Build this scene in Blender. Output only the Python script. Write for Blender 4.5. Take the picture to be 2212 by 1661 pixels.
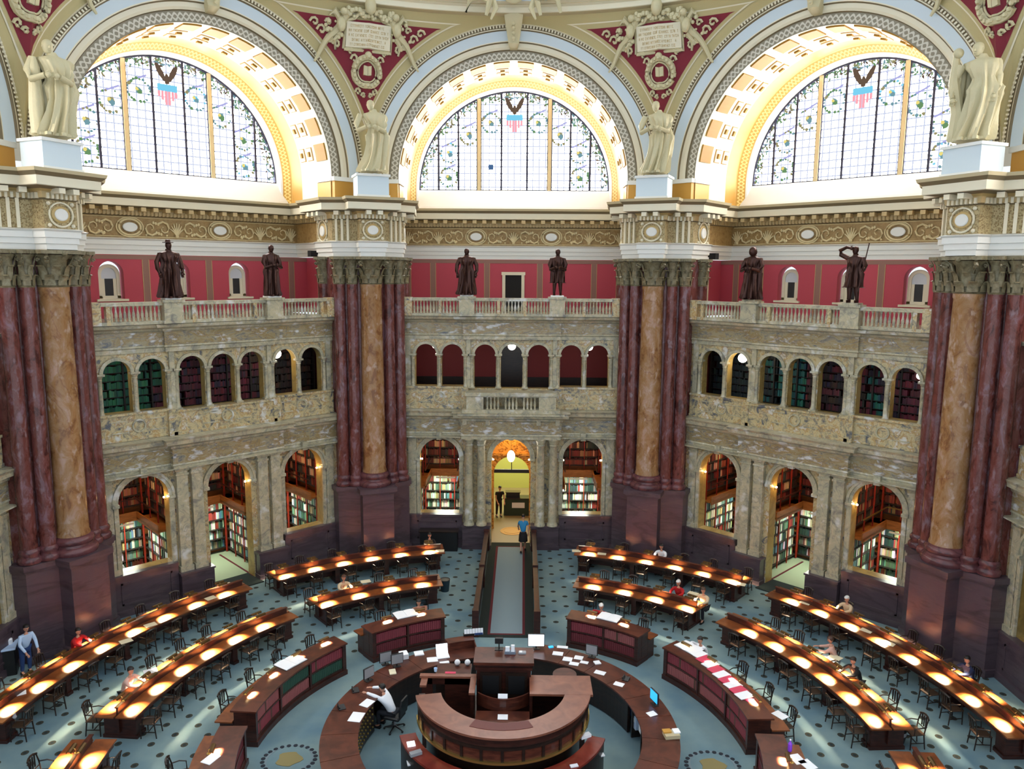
import bpy, bmesh, math, random
from math import sin, cos, pi, radians as R_, sqrt, atan2, degrees
from mathutils import Vector, Matrix
random.seed(7)
S = bpy.context.scene
for o in list(bpy.data.objects): bpy.data.objects.remove(o)
COL = S.collection

# ------------------------------------------------------------------ camera
cd = bpy.data.cameras.new('camera'); cam = bpy.data.objects.new('camera', cd); COL.objects.link(cam)
CAMP = Vector((0.5226, -19.5866, 13.4387))
yaw, pit, rol = -0.013733, -0.147002, 0.0069384
fw = Vector((sin(yaw)*cos(pit), cos(yaw)*cos(pit), sin(pit)))
rt = Vector((cos(yaw), -sin(yaw), 0)); up = rt.cross(fw)
rt2 = rt*cos(rol)+up*sin(rol); up2 = -rt*sin(rol)+up*cos(rol)
M = Matrix(((rt2.x, up2.x, -fw.x, CAMP.x), (rt2.y, up2.y, -fw.y, CAMP.y), (rt2.z, up2.z, -fw.z, CAMP.z), (0, 0, 0, 1)))
cam.matrix_world = M
cd.sensor_width = 36; cd.lens = 1662.6*36/2212; cd.clip_end = 200; cd.clip_start = .1
S.camera = cam
# ------------------------------------------------------------------ world, exposure
W = bpy.data.worlds.new('world'); S.world = W; W.use_nodes = True
bg = W.node_tree.nodes['Background']; bg.inputs[0].default_value = (.80, .90, 1.0, 1); bg.inputs[1].default_value = .85
S.view_settings.view_transform = 'Standard'; S.view_settings.look = 'None'
S.view_settings.exposure = 0.52; S.view_settings.gamma = 1; S.view_settings.use_curve_mapping = False
WIN_E = 17.0        # brightness of the daylight in the lunette windows
LAMP_W = 55.0       # power of one reading lamp
ALC_W = 55.0       # ceiling light of a book alcove

# ------------------------------------------------------------------ materials
def _m(name):
    m = bpy.data.materials.new(name); m.use_nodes = True
    nt = m.node_tree; b = nt.nodes['Principled BSDF']; return m, nt, b
def srgb(c):
    return tuple((x/255/12.92 if x/255 <= .04045 else ((x/255+.055)/1.055)**2.4) for x in c)+(1,)
def plain(name, c, rough=.6, metal=0, emit=0, ecol=None, spec=.5, bump=0, bscale=20):
    m, nt, b = _m(name); b.inputs['Base Color'].default_value = srgb(c)
    b.inputs['Roughness'].default_value = rough; b.inputs['Metallic'].default_value = metal
    b.inputs['Specular IOR Level'].default_value = spec
    if emit:
        b.inputs['Emission Color'].default_value = srgb(ecol or c); b.inputs['Emission Strength'].default_value = emit
    if bump:
        n = nt.nodes.new('ShaderNodeTexNoise'); n.inputs['Scale'].default_value = bscale; n.inputs['Detail'].default_value = 4
        g = nt.nodes.new('ShaderNodeNewGeometry'); nt.links.new(g.outputs['Position'], n.inputs['Vector'])
        bu = nt.nodes.new('ShaderNodeBump'); bu.inputs['Strength'].default_value = bump; bu.inputs['Distance'].default_value = .05
        nt.links.new(n.outputs['Fac'], bu.inputs['Height']); nt.links.new(bu.outputs['Normal'], b.inputs['Normal'])
    return m
def marble(name, stops, scale=1.2, vein=None, vscale=1.5, rough=.25, stretch=(1, 1, 1), spots=None, sscale=6, lo=.32, hi=.68, vw=.06, vs=.55):
    """blotchy polished stone: colour ramp over distorted noise, thin veins, optional pale spots"""
    m, nt, b = _m(name); L = nt.links; N = nt.nodes
    g = N.new('ShaderNodeNewGeometry'); mp = N.new('ShaderNodeMapping'); mp.inputs['Scale'].default_value = stretch
    L.new(g.outputs['Position'], mp.inputs['Vector'])
    n = N.new('ShaderNodeTexNoise'); n.inputs['Scale'].default_value = scale; n.inputs['Detail'].default_value = 6
    n.inputs['Roughness'].default_value = .68; n.inputs['Distortion'].default_value = .6
    L.new(mp.outputs[0], n.inputs['Vector'])
    r = N.new('ShaderNodeValToRGB'); L.new(n.outputs['Fac'], r.inputs[0])
    e = r.color_ramp.elements
    k = len(stops)
    e[0].position = lo; e[0].color = srgb(stops[0]); e[1].position = hi; e[1].color = srgb(stops[-1])
    for i in range(1, k-1):
        q = e.new(lo+(hi-lo)*i/(k-1)); q.color = srgb(stops[i])
    out = r.outputs[0]
    if vein:
        n2 = N.new('ShaderNodeTexNoise'); n2.inputs['Scale'].default_value = vscale; n2.inputs['Detail'].default_value = 5
        n2.inputs['Distortion'].default_value = 1.0; L.new(mp.outputs[0], n2.inputs['Vector'])
        a = N.new('ShaderNodeMath'); a.operation = 'SUBTRACT'; a.inputs[1].default_value = .5; L.new(n2.outputs['Fac'], a.inputs[0])
        a2 = N.new('ShaderNodeMath'); a2.operation = 'ABSOLUTE'; L.new(a.outputs[0], a2.inputs[0])
        mr = N.new('ShaderNodeMapRange'); mr.inputs['From Min'].default_value = 0; mr.inputs['From Max'].default_value = vw
        mr.inputs['To Min'].default_value = vs; mr.inputs['To Max'].default_value = 0; L.new(a2.outputs[0], mr.inputs['Value'])
        mx = N.new('ShaderNodeMix'); mx.data_type = 'RGBA'; L.new(mr.outputs[0], mx.inputs[0]); L.new(out, mx.inputs[6]); mx.inputs[7].default_value = srgb(vein)
        out = mx.outputs[2]
    if spots:
        v = N.new('ShaderNodeTexNoise'); v.inputs['Scale'].default_value = sscale; v.inputs['Detail'].default_value = 3; L.new(mp.outputs[0], v.inputs['Vector'])
        mr = N.new('ShaderNodeMapRange'); mr.inputs['From Min'].default_value = .6; mr.inputs['From Max'].default_value = .72
        L.new(v.outputs['Fac'], mr.inputs['Value'])
        mx = N.new('ShaderNodeMix'); mx.data_type = 'RGBA'; L.new(mr.outputs[0], mx.inputs[0]); L.new(out, mx.inputs[6]); mx.inputs[7].default_value = srgb(spots)
        out = mx.outputs[2]
    L.new(out, b.inputs['Base Color']); b.inputs['Roughness'].default_value = rough
    return m
def ornament(name, base, hi_, scale=3.0, rough=.55, bump=.6, coord='pos', stretch=(1, 1, 1), thr=(.42, .58)):
    """carved stucco relief: swirling raised scrolls in a lighter colour over a ground colour"""
    m, nt, b = _m(name); L = nt.links; N = nt.nodes
    if coord == 'uv':
        g = N.new('ShaderNodeUVMap'); src = g.outputs[0]
    else:
        g = N.new('ShaderNodeNewGeometry'); src = g.outputs['Position']
    mp = N.new('ShaderNodeMapping'); mp.inputs['Scale'].default_value = stretch; L.new(src, mp.inputs[0])
    n = N.new('ShaderNodeTexNoise'); n.inputs['Scale'].default_value = scale; n.inputs['Detail'].default_value = 2; n.inputs['Distortion'].default_value = 2.5
    L.new(mp.outputs[0], n.inputs['Vector'])
    w = N.new('ShaderNodeTexVoronoi'); w.inputs['Scale'].default_value = scale*1.6; L.new(mp.outputs[0], w.inputs['Vector'])
    ad = N.new('ShaderNodeMath'); ad.operation = 'MULTIPLY_ADD'; ad.inputs[1].default_value = .35
    L.new(w.outputs['Distance'], ad.inputs[0]); L.new(n.outputs['Fac'], ad.inputs[2])
    mr = N.new('ShaderNodeMapRange'); mr.inputs['From Min'].default_value = thr[0]+.1; mr.inputs['From Max'].default_value = thr[1]+.1; L.new(ad.outputs[0], mr.inputs['Value'])
    mx = N.new('ShaderNodeMix'); mx.data_type = 'RGBA'; L.new(mr.outputs[0], mx.inputs[0]); mx.inputs[6].default_value = srgb(base); mx.inputs[7].default_value = srgb(hi_)
    L.new(mx.outputs[2], b.inputs['Base Color']); b.inputs['Roughness'].default_value = rough
    bu = N.new('ShaderNodeBump'); bu.inputs['Strength'].default_value = bump; bu.inputs['Distance'].default_value = .06
    L.new(mr.outputs[0], bu.inputs['Height']); L.new(bu.outputs['Normal'], b.inputs['Normal'])
    return m
def wood(name, c1, c2, rough=.3, scale=2.5):
    m, nt, b = _m(name); L = nt.links; N = nt.nodes
    g = N.new('ShaderNodeNewGeometry'); mp = N.new('ShaderNodeMapping'); mp.inputs['Scale'].default_value = (1, 1, 6)
    L.new(g.outputs['Position'], mp.inputs[0])
    n = N.new('ShaderNodeTexNoise'); n.inputs['Scale'].default_value = scale; n.inputs['Detail'].default_value = 5; n.inputs['Distortion'].default_value = .8
    L.new(mp.outputs[0], n.inputs['Vector'])
    r = N.new('ShaderNodeValToRGB'); L.new(n.outputs['Fac'], r.inputs[0]); e = r.color_ramp.elements
    e[0].position = .35; e[0].color = srgb(c1); e[1].position = .65; e[1].color = srgb(c2)
    L.new(r.outputs[0], b.inputs['Base Color']); b.inputs['Roughness'].default_value = rough
    return m
def vcol(name, rough=.6):
    m, nt, b = _m(name); a = nt.nodes.new('ShaderNodeVertexColor'); a.layer_name = 'Col'
    nt.links.new(a.outputs[0], b.inputs['Base Color']); b.inputs['Roughness'].default_value = rough; return m

MT = {}
MT['sienna'] = marble('sienna_marble', [(94, 96, 102), (180, 164, 122), (202, 186, 144), (172, 136, 76), (214, 206, 188)], 2.6, (92, 96, 106), 1.8, .28, spots=(208, 208, 202), sscale=2.6, vw=.03, vs=.55, lo=.36, hi=.64)
MT['sienna_light'] = marble('pale_sienna_marble', [(128, 126, 116), (172, 166, 140), (188, 178, 146), (204, 200, 186)], 2.2, (120, 118, 114), 1.9, .3, spots=(214, 214, 208), sscale=1.8, vw=.03)
MT['sienna_frieze'] = marble('veined_frieze_marble', [(96, 100, 108), (164, 154, 124), (150, 128, 84), (208, 210, 210)], 1.7, (96, 100, 112), 1.6, .22, stretch=(.8, .8, 1.8), spots=(214, 216, 218), sscale=2.2, vw=.03)
MT['sienna_jamb'] = marble('yellow_jamb_marble', [(150, 122, 66), (176, 148, 84), (160, 140, 96)], 1.0, (120, 100, 60), 1, .35)
MT['red'] = marble('red_marble', [(68, 34, 32), (104, 56, 50), (110, 66, 62), (124, 92, 100)], 2.6, (58, 32, 32), 1.6, .2, stretch=(1, 1, .45), spots=(128, 104, 110), sscale=5, vw=.03, vs=.3, lo=.36, hi=.64)
MT['ochre'] = marble('ochre_marble', [(124, 84, 52), (152, 112, 72), (160, 124, 88), (174, 142, 122)], 2.2, (120, 72, 52), .6, .25, stretch=(1, 1, .6), spots=(186, 160, 142), sscale=4, vw=.012, vs=.5, lo=.36, hi=.64)
MT['purple'] = marble('purple_marble', [(64, 52, 58), (86, 72, 78), (80, 66, 74), (98, 82, 82)], .9, (58, 46, 52), .6, .3, stretch=(.5, .5, 2.2))
MT['purple_base'] = marble('red_base_marble', [(76, 44, 50), (112, 66, 68), (98, 60, 64)], 1.4, (60, 36, 40), 1, .25)
MT['capital'] = marble('mottled_olive_brown', [(88, 78, 54), (122, 112, 84), (140, 134, 108)], 5.0, rough=.5)  # capitals mottled at random between olive browns
MT['white'] = plain('white_stucco', (226, 226, 220), .6)
MT['cream'] = plain('cream_stucco', (224, 216, 190), .6)
MT['bluewhite'] = plain('pale_blue_stucco', (200, 214, 222), .6)
MT['gold'] = plain('gilt_paint', (196, 146, 60), .45, .15)
MT['goldpanel'] = plain('gilt_coffer_panel', (166, 120, 22), .6)
MT['dullgold'] = plain('dull_gold_paint_and_light', (188, 162, 106), .5, .1)
MT['taupe'] = plain('taupe_paint', (190, 176, 140), .6)
MT['guil'] = None
MT['frieze'] = marble('bronze_gilt_frieze_ground', [(132, 102, 56), (158, 128, 78), (170, 142, 92)], 6.0, rough=.55)
MT['scroll'] = plain('pale_gilt_scrolls', (216, 198, 152), .5)
MT['pierfrieze'] = ornament('carved_pier_frieze', (146, 122, 80), (180, 162, 118), 9.0, bump=.6)
MT['crimson'] = plain('crimson_plaster', (180, 66, 82), .7)
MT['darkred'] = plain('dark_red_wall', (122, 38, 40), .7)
MT['spandrel_red'] = plain('wine_red_spandrel', (120, 22, 42), .7)
MT['taupestripe'] = plain('taupe_stencil_band', (142, 104, 92), .7)
MT['plaster'] = plain('statue_plaster', (202, 192, 154), .55, bump=.3, bscale=9)
MT['bronze'] = plain('dark_bronze', (70, 46, 40), .38, .7)
MT['mahog'] = wood('mahogany', (44, 22, 18), (68, 34, 26), .3)
MT['mahog_top'] = wood('polished_mahogany_top', (66, 32, 24), (96, 50, 36), .28)
MT['horseshoe'] = wood('reddish_counter_top', (112, 66, 50), (136, 84, 64), .35)
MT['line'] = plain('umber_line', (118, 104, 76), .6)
MT['tan'] = plain('tan_stucco', (196, 172, 124), .6)
MT['desk_top'] = wood('honey_desk_top', (104, 52, 22), (136, 74, 32), .35)
MT['darkwood'] = wood('dark_chair_wood', (26, 17, 14), (44, 28, 20), .35)
MT['orange_wood'] = wood('orange_oak', (136, 82, 36), (170, 104, 50), .4)
MT['seat'] = plain('tan_leather_seat', (58, 40, 26), .5)
MT['goldwood'] = ornament('carved_golden_oak', (150, 96, 30), (206, 148, 60), 3.0, bump=.6)
MT['brass'] = plain('aged_brass', (182, 158, 92), .3, .9)
MT['darkbrass'] = plain('dark_bronze_shade', (96, 74, 40), .4, .6)
MT['lampglow'] = plain('lamp_diffuser', (255, 240, 210), .5, emit=10, ecol=(255, 214, 150))
MT['globe'] = plain('white_lamp_globe', (255, 250, 240), .3, emit=9, ecol=(255, 244, 226))
MT['black'] = plain('black_plastic', (22, 22, 24), .45)
MT['blackdoor'] = plain('black_door_leaf', (16, 14, 14), .8)  # flat black of the door leaf in the red wall
MT['screen'] = plain('lit_screen', (240, 246, 255), .3, emit=1.1, ecol=(236, 244, 255))
MT['bluescreen'] = plain('blue_lit_screen', (60, 170, 230), .3, emit=.9, ecol=(40, 160, 225))
MT['paper'] = plain('white_paper', (240, 242, 246), .7)
MT['paper2'] = plain('cream_paper', (232, 222, 190), .7)
MT['pinkpaper'] = plain('pink_card', (206, 60, 92), .6)
MT['pale_green_wall'] = plain('yellow_green_plaster', (190, 190, 112), .7)
MT['greenfloor'] = plain('pale_green_carpet', (150, 164, 136), .9)
MT['beigefloor'] = plain('beige_mosaic_floor', (150, 134, 104), .5)
MT['darkgreen'] = plain('dark_green_carpet', (16, 30, 28), .95)
MT['runner'] = plain('grey_blue_runner', (120, 138, 146), .95, bump=.2, bscale=60)
MT['redborder'] = plain('dark_red_carpet_border', (86, 20, 30), .95)
MT['books'] = vcol('cloth_book_bindings')
MT['shelf'] = plain('dark_steel_shelf', (40, 34, 30), .5)
MT['redpost'] = plain('red_painted_post', (150, 42, 24), .5)
MT['greencab'] = plain('dark_green_cabinet', (40, 58, 40), .6)
MT['shade'] = plain('white_window_shade', (206, 210, 214), .6)
MT['skin'] = plain('skin', (198, 144, 118), .55)
MT['skin2'] = plain('dark_skin', (104, 68, 52), .55)
def cloth(name, c): return plain('cloth_'+name, c, .85)
MT['grey'] = plain('grey_plastic', (150, 152, 156), .5)

# guilloche ring pattern in UV
def guilloche(name, c1, c2, s=3.0):
    m, nt, b = _m(name); L = nt.links; N = nt.nodes
    uv = N.new('ShaderNodeUVMap'); sx = N.new('ShaderNodeSeparateXYZ'); L.new(uv.outputs[0], sx.inputs[0])
    def mth(op, a, bb=None, cc=None):
        q = N.new('ShaderNodeMath'); q.operation = op
        for i, x in enumerate((a, bb, cc)):
            if x is None: continue
            if isinstance(x, (int, float)): q.inputs[i].default_value = x
            else: L.new(x, q.inputs[i])
        return q.outputs[0]
    s1 = mth('SINE', mth('MULTIPLY', sx.outputs[0], 2*pi*s))
    wv = mth('MULTIPLY_ADD', s1, .28, .5)
    d1 = mth('ABSOLUTE', mth('SUBTRACT', sx.outputs[1], wv))
    wv2 = mth('MULTIPLY_ADD', s1, -.28, .5)
    d2 = mth('ABSOLUTE', mth('SUBTRACT', sx.outputs[1], wv2))
    d = mth('MINIMUM', d1, d2)
    fac = mth('LESS_THAN', d, .11)
    mx = N.new('ShaderNodeMix'); mx.data_type = 'RGBA'; L.new(fac, mx.inputs[0]); mx.inputs[6].default_value = srgb(c1); mx.inputs[7].default_value = srgb(c2)
    L.new(mx.outputs[2], b.inputs['Base Color']); b.inputs['Roughness'].default_value = .6
    bu = N.new('ShaderNodeBump'); bu.inputs['Strength'].default_value = .5; bu.inputs['Distance'].default_value = .04
    L.new(fac, bu.inputs['Height']); L.new(bu.outputs['Normal'], b.inputs['Normal'])
    return m
MT['guil'] = guilloche('guilloche_grey', (140, 132, 112), (206, 200, 184), 2.4)
MT['guilgold'] = guilloche('guilloche_gold', (190, 142, 50), (232, 200, 120), 3.0)

# window glass: bright daylight behind leaded panes
def window_glass():
    m = bpy.data.materials.new('leaded_daylight_glass'); m.use_nodes = True; nt = m.node_tree; N = nt.nodes; L = nt.links
    N.clear(); out = N.new('ShaderNodeOutputMaterial'); em = N.new('ShaderNodeEmission'); L.new(em.outputs[0], out.inputs[0])
    tc = N.new('ShaderNodeTexCoord'); sp = N.new('ShaderNodeSeparateXYZ'); L.new(tc.outputs['Object'], sp.inputs[0])
    cb = N.new('ShaderNodeCombineXYZ'); L.new(sp.outputs[0], cb.inputs[0]); L.new(sp.outputs[2], cb.inputs[1])
    br = N.new('ShaderNodeTexBrick'); br.offset = 0; br.inputs['Scale'].default_value = 1
    br.inputs['Brick Width'].default_value = .32; br.inputs['Row Height'].default_value = .34; br.inputs['Mortar Size'].default_value = .034
    br.inputs['Color1'].default_value = (1, 1, 1, 1); br.inputs['Color2'].default_value = (1, 1, 1, 1); k_ = 1/(WIN_E*2**S.view_settings.exposure); br.inputs['Mortar'].default_value = (.6*k_, .66*k_, .85*k_, 1)
    L.new(cb.outputs[0], br.inputs['Vector'])
    L.new(br.outputs[0], em.inputs[0]); em.inputs[1].default_value = WIN_E
    return m
MT['glass'] = window_glass()
def emis(name, c, s):
    m = bpy.data.materials.new(name); m.use_nodes = True; nt = m.node_tree; N = nt.nodes; N.clear()
    o = N.new('ShaderNodeOutputMaterial'); e = N.new('ShaderNodeEmission'); nt.links.new(e.outputs[0], o.inputs[0])
    e.inputs[0].default_value = srgb(c); e.inputs[1].default_value = s; return m
MT['g_green'] = emis('green_stained_glass', (96, 132, 90), .9)
MT['g_olive'] = emis('olive_stained_glass', (140, 134, 96), .9)
MT['g_blue'] = emis('blue_stained_glass', (110, 184, 212), .95)
MT['g_red'] = emis('pink_stained_glass', (240, 150, 160), .95)
MT['g_teal'] = emis('teal_stained_glass', (104, 140, 150), .9)
MT['g_brown'] = emis('brown_stained_glass', (98, 80, 66), .8)
MT['g_yellow'] = emis('yellow_stained_glass', (206, 190, 110), 1.0)
MT['g_lilac'] = emis('lilac_stained_glass', (150, 150, 196), 1.0)
MT['leadbar'] = plain('dark_window_bar', (44, 44, 70), .5)
MT['woodbar'] = plain('cream_window_post', (226, 206, 160), .5)

def carpet():
    m, nt, b = _m('blue_motif_carpet'); L = nt.links; N = nt.nodes
    def mth(op, a, bb=None, cc=None):
        q = N.new('ShaderNodeMath'); q.operation = op
        for i, x in enumerate((a, bb, cc)):
            if x is None: continue
            if isinstance(x, (int, float)): q.inputs[i].default_value = x
            else: L.new(x, q.inputs[i])
        return q.outputs[0]
    g = N.new('ShaderNodeNewGeometry'); s = N.new('ShaderNodeSeparateXYZ'); L.new(g.outputs['Position'], s.inputs[0])
    X, Y = s.outputs[0], s.outputs[1]
    az = mth('ARCTAN2', X, Y)
    k = mth('MULTIPLY', mth('ROUND', mth('DIVIDE', az, pi/4)), pi/4)
    c, sn = mth('COSINE', k), mth('SINE', k)
    U = mth('SUBTRACT', mth('MULTIPLY', X, c), mth('MULTIPLY', Y, sn))
    D = mth('ADD', mth('MULTIPLY', X, sn), mth('MULTIPLY', Y, c))
    P = .95
    a1 = mth('DIVIDE', U, P); b1 = mth('DIVIDE', D, P)
    def cell(oa, ob):
        fa = mth('ABSOLUTE', mth('SUBTRACT', mth('FRACT', mth('ADD', a1, oa)), .5))
        fb = mth('ABSOLUTE', mth('SUBTRACT', mth('FRACT', mth('ADD', b1, ob)), .5))
        return mth('SQRT', mth('ADD', mth('POWER', fa, 2.), mth('POWER', mth('MULTIPLY', fb, 1.1), 2.)))
    dm = mth('MINIMUM', cell(100.0, 100.0), cell(100.5, 100.5))
    dot = mth('LESS_THAN', dm, .115)
    core = mth('LESS_THAN', dm, .05)
    r = mth('SQRT', mth('ADD', mth('POWER', X, 2.), mth('POWER', Y, 2.)))
    zone = mth('MULTIPLY', mth('GREATER_THAN', r, 7.9), dot)
    n = N.new('ShaderNodeTexNoise'); n.inputs['Scale'].default_value = .5; n.inputs['Detail'].default_value = 6; L.new(g.outputs['Position'], n.inputs[0])
    rr = N.new('ShaderNodeValToRGB'); L.new(n.outputs['Fac'], rr.inputs[0])
    rr.color_ramp.elements[0].position = .35; rr.color_ramp.elements[0].color = srgb((98, 126, 140)); rr.color_ramp.elements[1].position = .65; rr.color_ramp.elements[1].color = srgb((130, 152, 152))
    mx = N.new('ShaderNodeMix'); mx.data_type = 'RGBA'; L.new(zone, mx.inputs[0]); L.new(rr.outputs[0], mx.inputs[6]); mx.inputs[7].default_value = srgb((62, 62, 54))
    mx2 = N.new('ShaderNodeMix'); mx2.data_type = 'RGBA'; L.new(mth('MULTIPLY', zone, core), mx2.inputs[0]); L.new(mx.outputs[2], mx2.inputs[6]); mx2.inputs[7].default_value = srgb((40, 52, 56))
    L.new(mx2.outputs[2], b.inputs['Base Color']); b.inputs['Roughness'].default_value = .95; b.inputs['Specular IOR Level'].default_value = .15
    return m
MT['carpet'] = carpet()

# ------------------------------------------------------------------ mesh builder
class MB:
    def __init__(s): s.v = []; s.f = []; s.c = []; s.uv = {}; s.mi = []; s.cur = 0; s.mats = []
    def use(s, m):
        if m not in s.mats: s.mats.append(m)
        s.cur = s.mats.index(m); return s
    def face(s, idx, col=None, uv=None):
        s.f.append(idx); s.c.append(col); s.mi.append(s.cur)
        if uv: s.uv[len(s.f)-1] = uv
    def add(s, vs, fs, col=None):
        o = len(s.v); s.v += [tuple(p) for p in vs]
        for f in fs: s.face([i+o for i in f], col)
    def box(s, x0, x1, y0, y1, z0, z1, col=None, M=None):
        P = [(x, y, z) for z in (z0, z1) for y in (y0, y1) for x in (x0, x1)]
        if M: P = [tuple(M @ Vector(p)) for p in P]
        s.add(P, [(0, 2, 3, 1), (4, 5, 7, 6), (0, 1, 5, 4), (2, 6, 7, 3), (0, 4, 6, 2), (1, 3, 7, 5)], col)
    def bevbox(s, x0, x1, y0, y1, z0, z1, b=.01, M=None):
        # box with chamfered vertical + top edges
        def rg(i, z): return [(x0+i+b, y0+i, z), (x1-i-b, y0+i, z), (x1-i, y0+i+b, z), (x1-i, y1-i-b, z), (x1-i-b, y1-i, z), (x0+i+b, y1-i, z), (x0+i, y1-i-b, z), (x0+i, y0+i+b, z)]
        s.loft([rg(0, z0), rg(0, z1-b), rg(b, z1)], M=M)
    def loft(s, rings, cap=True, closed=True, M=None, col=None):
        o = len(s.v); n = len(rings[0])
        for r in rings:
            for p in r: s.v.append(tuple(M @ Vector(p)) if M else tuple(p))
        for i in range(len(rings)-1):
            for j in range(n if closed else n-1):
                a = o+i*n+j; b_ = o+i*n+(j+1) % n
                s.face([a, b_, b_+n, a+n], col)
        if cap:
            s.face([o+j for j in range(n)][::-1], col); s.face([o+(len(rings)-1)*n+j for j in range(n)], col)
    def lathe(s, prof, seg=16, cx=0, cy=0, a0=0, a1=2*pi, M=None, cap=True, col=None):
        full = abs(a1-a0-2*pi) < 1e-6; n = seg if full else seg+1
        rings = [[(cx+r*cos(a0+(a1-a0)*j/seg), cy+r*sin(a0+(a1-a0)*j/seg), z) for j in range(n)] for r, z in prof]
        s.loft(rings, cap=cap, closed=full, M=M, col=col)
    def tube(s, pts, r, seg=8, M=None, col=None):
        rings = []; n = len(pts)
        for i, p in enumerate(pts):
            p = Vector(p); a = Vector(pts[max(i-1, 0)]); b_ = Vector(pts[min(i+1, n-1)]); t = (b_-a)
            t = t.normalized() if t.length > 1e-9 else Vector((0, 0, 1))
            h = Vector((0, 0, 1)) if abs(t.z) < .9 else Vector((1, 0, 0))
            x = t.cross(h).normalized(); y = t.cross(x)
            rr = r[i] if isinstance(r, (list, tuple)) else r
            rings.append([tuple(p+x*rr*cos(2*pi*k/seg)+y*rr*sin(2*pi*k/seg)) for k in range(seg)])
        s.loft(rings, M=M, col=col)
    def ball(s, c, r, seg=12, rings=8, sc=(1, 1, 1), M=None, col=None):
        pr = [(max(1e-4, r*sin(pi*i/rings)), -r*cos(pi*i/rings)) for i in range(rings+1)]
        rs = [[(c[0]+q*cos(2*pi*j/seg)*sc[0], c[1]+q*sin(2*pi*j/seg)*sc[1], c[2]+z*sc[2]) for j in range(seg)] for q, z in pr]
        s.loft(rs, M=M, col=col)
    def prism(s, poly, z0, z1, col=None):
        n = len(poly); o = len(s.v)
        s.v += [(x, y, z0) for x, y in poly]+[(x, y, z1) for x, y in poly]
        for i in range(n): j = (i+1) % n; s.face([o+i, o+j, o+n+j, o+n+i], col)
        s.face([o+i for i in range(n)][::-1], col); s.face([o+n+i for i in range(n)], col)
    def arcbox(s, r0, r1, a0, a1, z0, z1, n=None, cap=True):
        """curved block between two radii and two azimuths (degrees, 0 = +Y, clockwise)"""
        n = n or max(2, int(abs(a1-a0)/2.5))
        rings = []
        for i in range(n+1):
            a = R_(a0+(a1-a0)*i/n); x, y = sin(a), cos(a)
            rings.append([(x*r0, y*r0, z0), (x*r1, y*r1, z0), (x*r1, y*r1, z1), (x*r0, y*r0, z1)])
        s.loft(rings, cap=cap)
    def sweep(s, path, prof, closed=False, side=1, mats=None):
        """extrude profile [(projection, z)] along plan path with mitred corners; projection goes to the right*side of travel"""
        n = len(path); nr = []
        for i in range(n):
            a = Vector(path[i-1]) if (i > 0 or closed) else None
            b_ = Vector(path[i]); c = Vector(path[(i+1) % n]) if (i < n-1 or closed) else None
            def nn(p, q): d = (q-p).normalized(); return Vector((d.y, -d.x))*side
            if a is None: m = nn(b_, c)
            elif c is None: m = nn(a, b_)
            else:
                n1, n2 = nn(a, b_), nn(b_, c); m = (n1+n2); L2 = m.length
                m = n1 if L2 < 1e-6 else m/L2/max(.3, (m/L2).dot(n1))
            nr.append(m)
        o = len(s.v); k = len(prof)
        for i in range(n):
            for p, z in prof: s.v.append((path[i][0]+nr[i].x*p, path[i][1]+nr[i].y*p, z))
        acc = 0
        for i in range(n if closed else n-1):
            j = (i+1) % n; ln = (Vector(path[j])-Vector(path[i])).length
            for q in range(k-1):
                if mats: s.use(mats[q])
                fc = [o+i*k+q, o+j*k+q, o+j*k+q+1, o+i*k+q+1]
                if side < 0: fc = fc[::-1]
                u = [(acc, q/(k-1)), (acc+ln, q/(k-1)), (acc+ln, (q+1)/(k-1)), (acc, (q+1)/(k-1))]
                s.face(fc, None, u[::-1] if side < 0 else u)
            acc += ln
    def archring(s, prof, cz, a0=0, a1=pi, n=48, mats=None, foot=None):
        """profile [(radius, depth d)] swept round an arch in the u-z plane; foot = z to continue straight down to"""
        st = []
        if foot is not None: st.append(('f', 1))
        for i in range(n+1): st.append(('a', a0+(a1-a0)*i/n))
        if foot is not None: st.append(('f', -1))
        o = len(s.v); k = len(prof); acc = [0]; pr = None
        for t, a in st:
            for r, d in prof:
                s.v.append((r*a, d, foot) if t == 'f' else (r*cos(a), d, cz+r*sin(a)))
            p = Vector(s.v[-k]);
            if pr is not None: acc.append(acc[-1]+(p-pr).length)
            pr = p
        for i in range(len(st)-1):
            for q in range(k-1):
                if mats: s.use(mats[q])
                s.face([o+i*k+q, o+i*k+q+1, o+(i+1)*k+q+1, o+(i+1)*k+q], None, [(acc[i], 0), (acc[i], 1), (acc[i+1], 1), (acc[i+1], 0)])
    def archwall(s, u0, u1, z0, z1, d0, d1, ops, n=14, back=True, jamb=None, face=None):
        """wall slab between depths d0 (front) and d1 with arched openings ops=[(centre, half width, sill z, spring z)]"""
        if face: s.use(face)
        ops = sorted(ops); x = u0
        def quad(p, q, r, t): s.add([p, q, r, t], [(0, 1, 2, 3)])
        def panel(a, b_, za, zb):
            if b_-a < 1e-5 or zb-za < 1e-5: return
            if face: s.use(face)
            quad((a, d0, za), (b_, d0, za), (b_, d0, zb), (a, d0, zb))
            if back: quad((b_, d1, za), (a, d1, za), (a, d1, zb), (b_, d1, zb))
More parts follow.
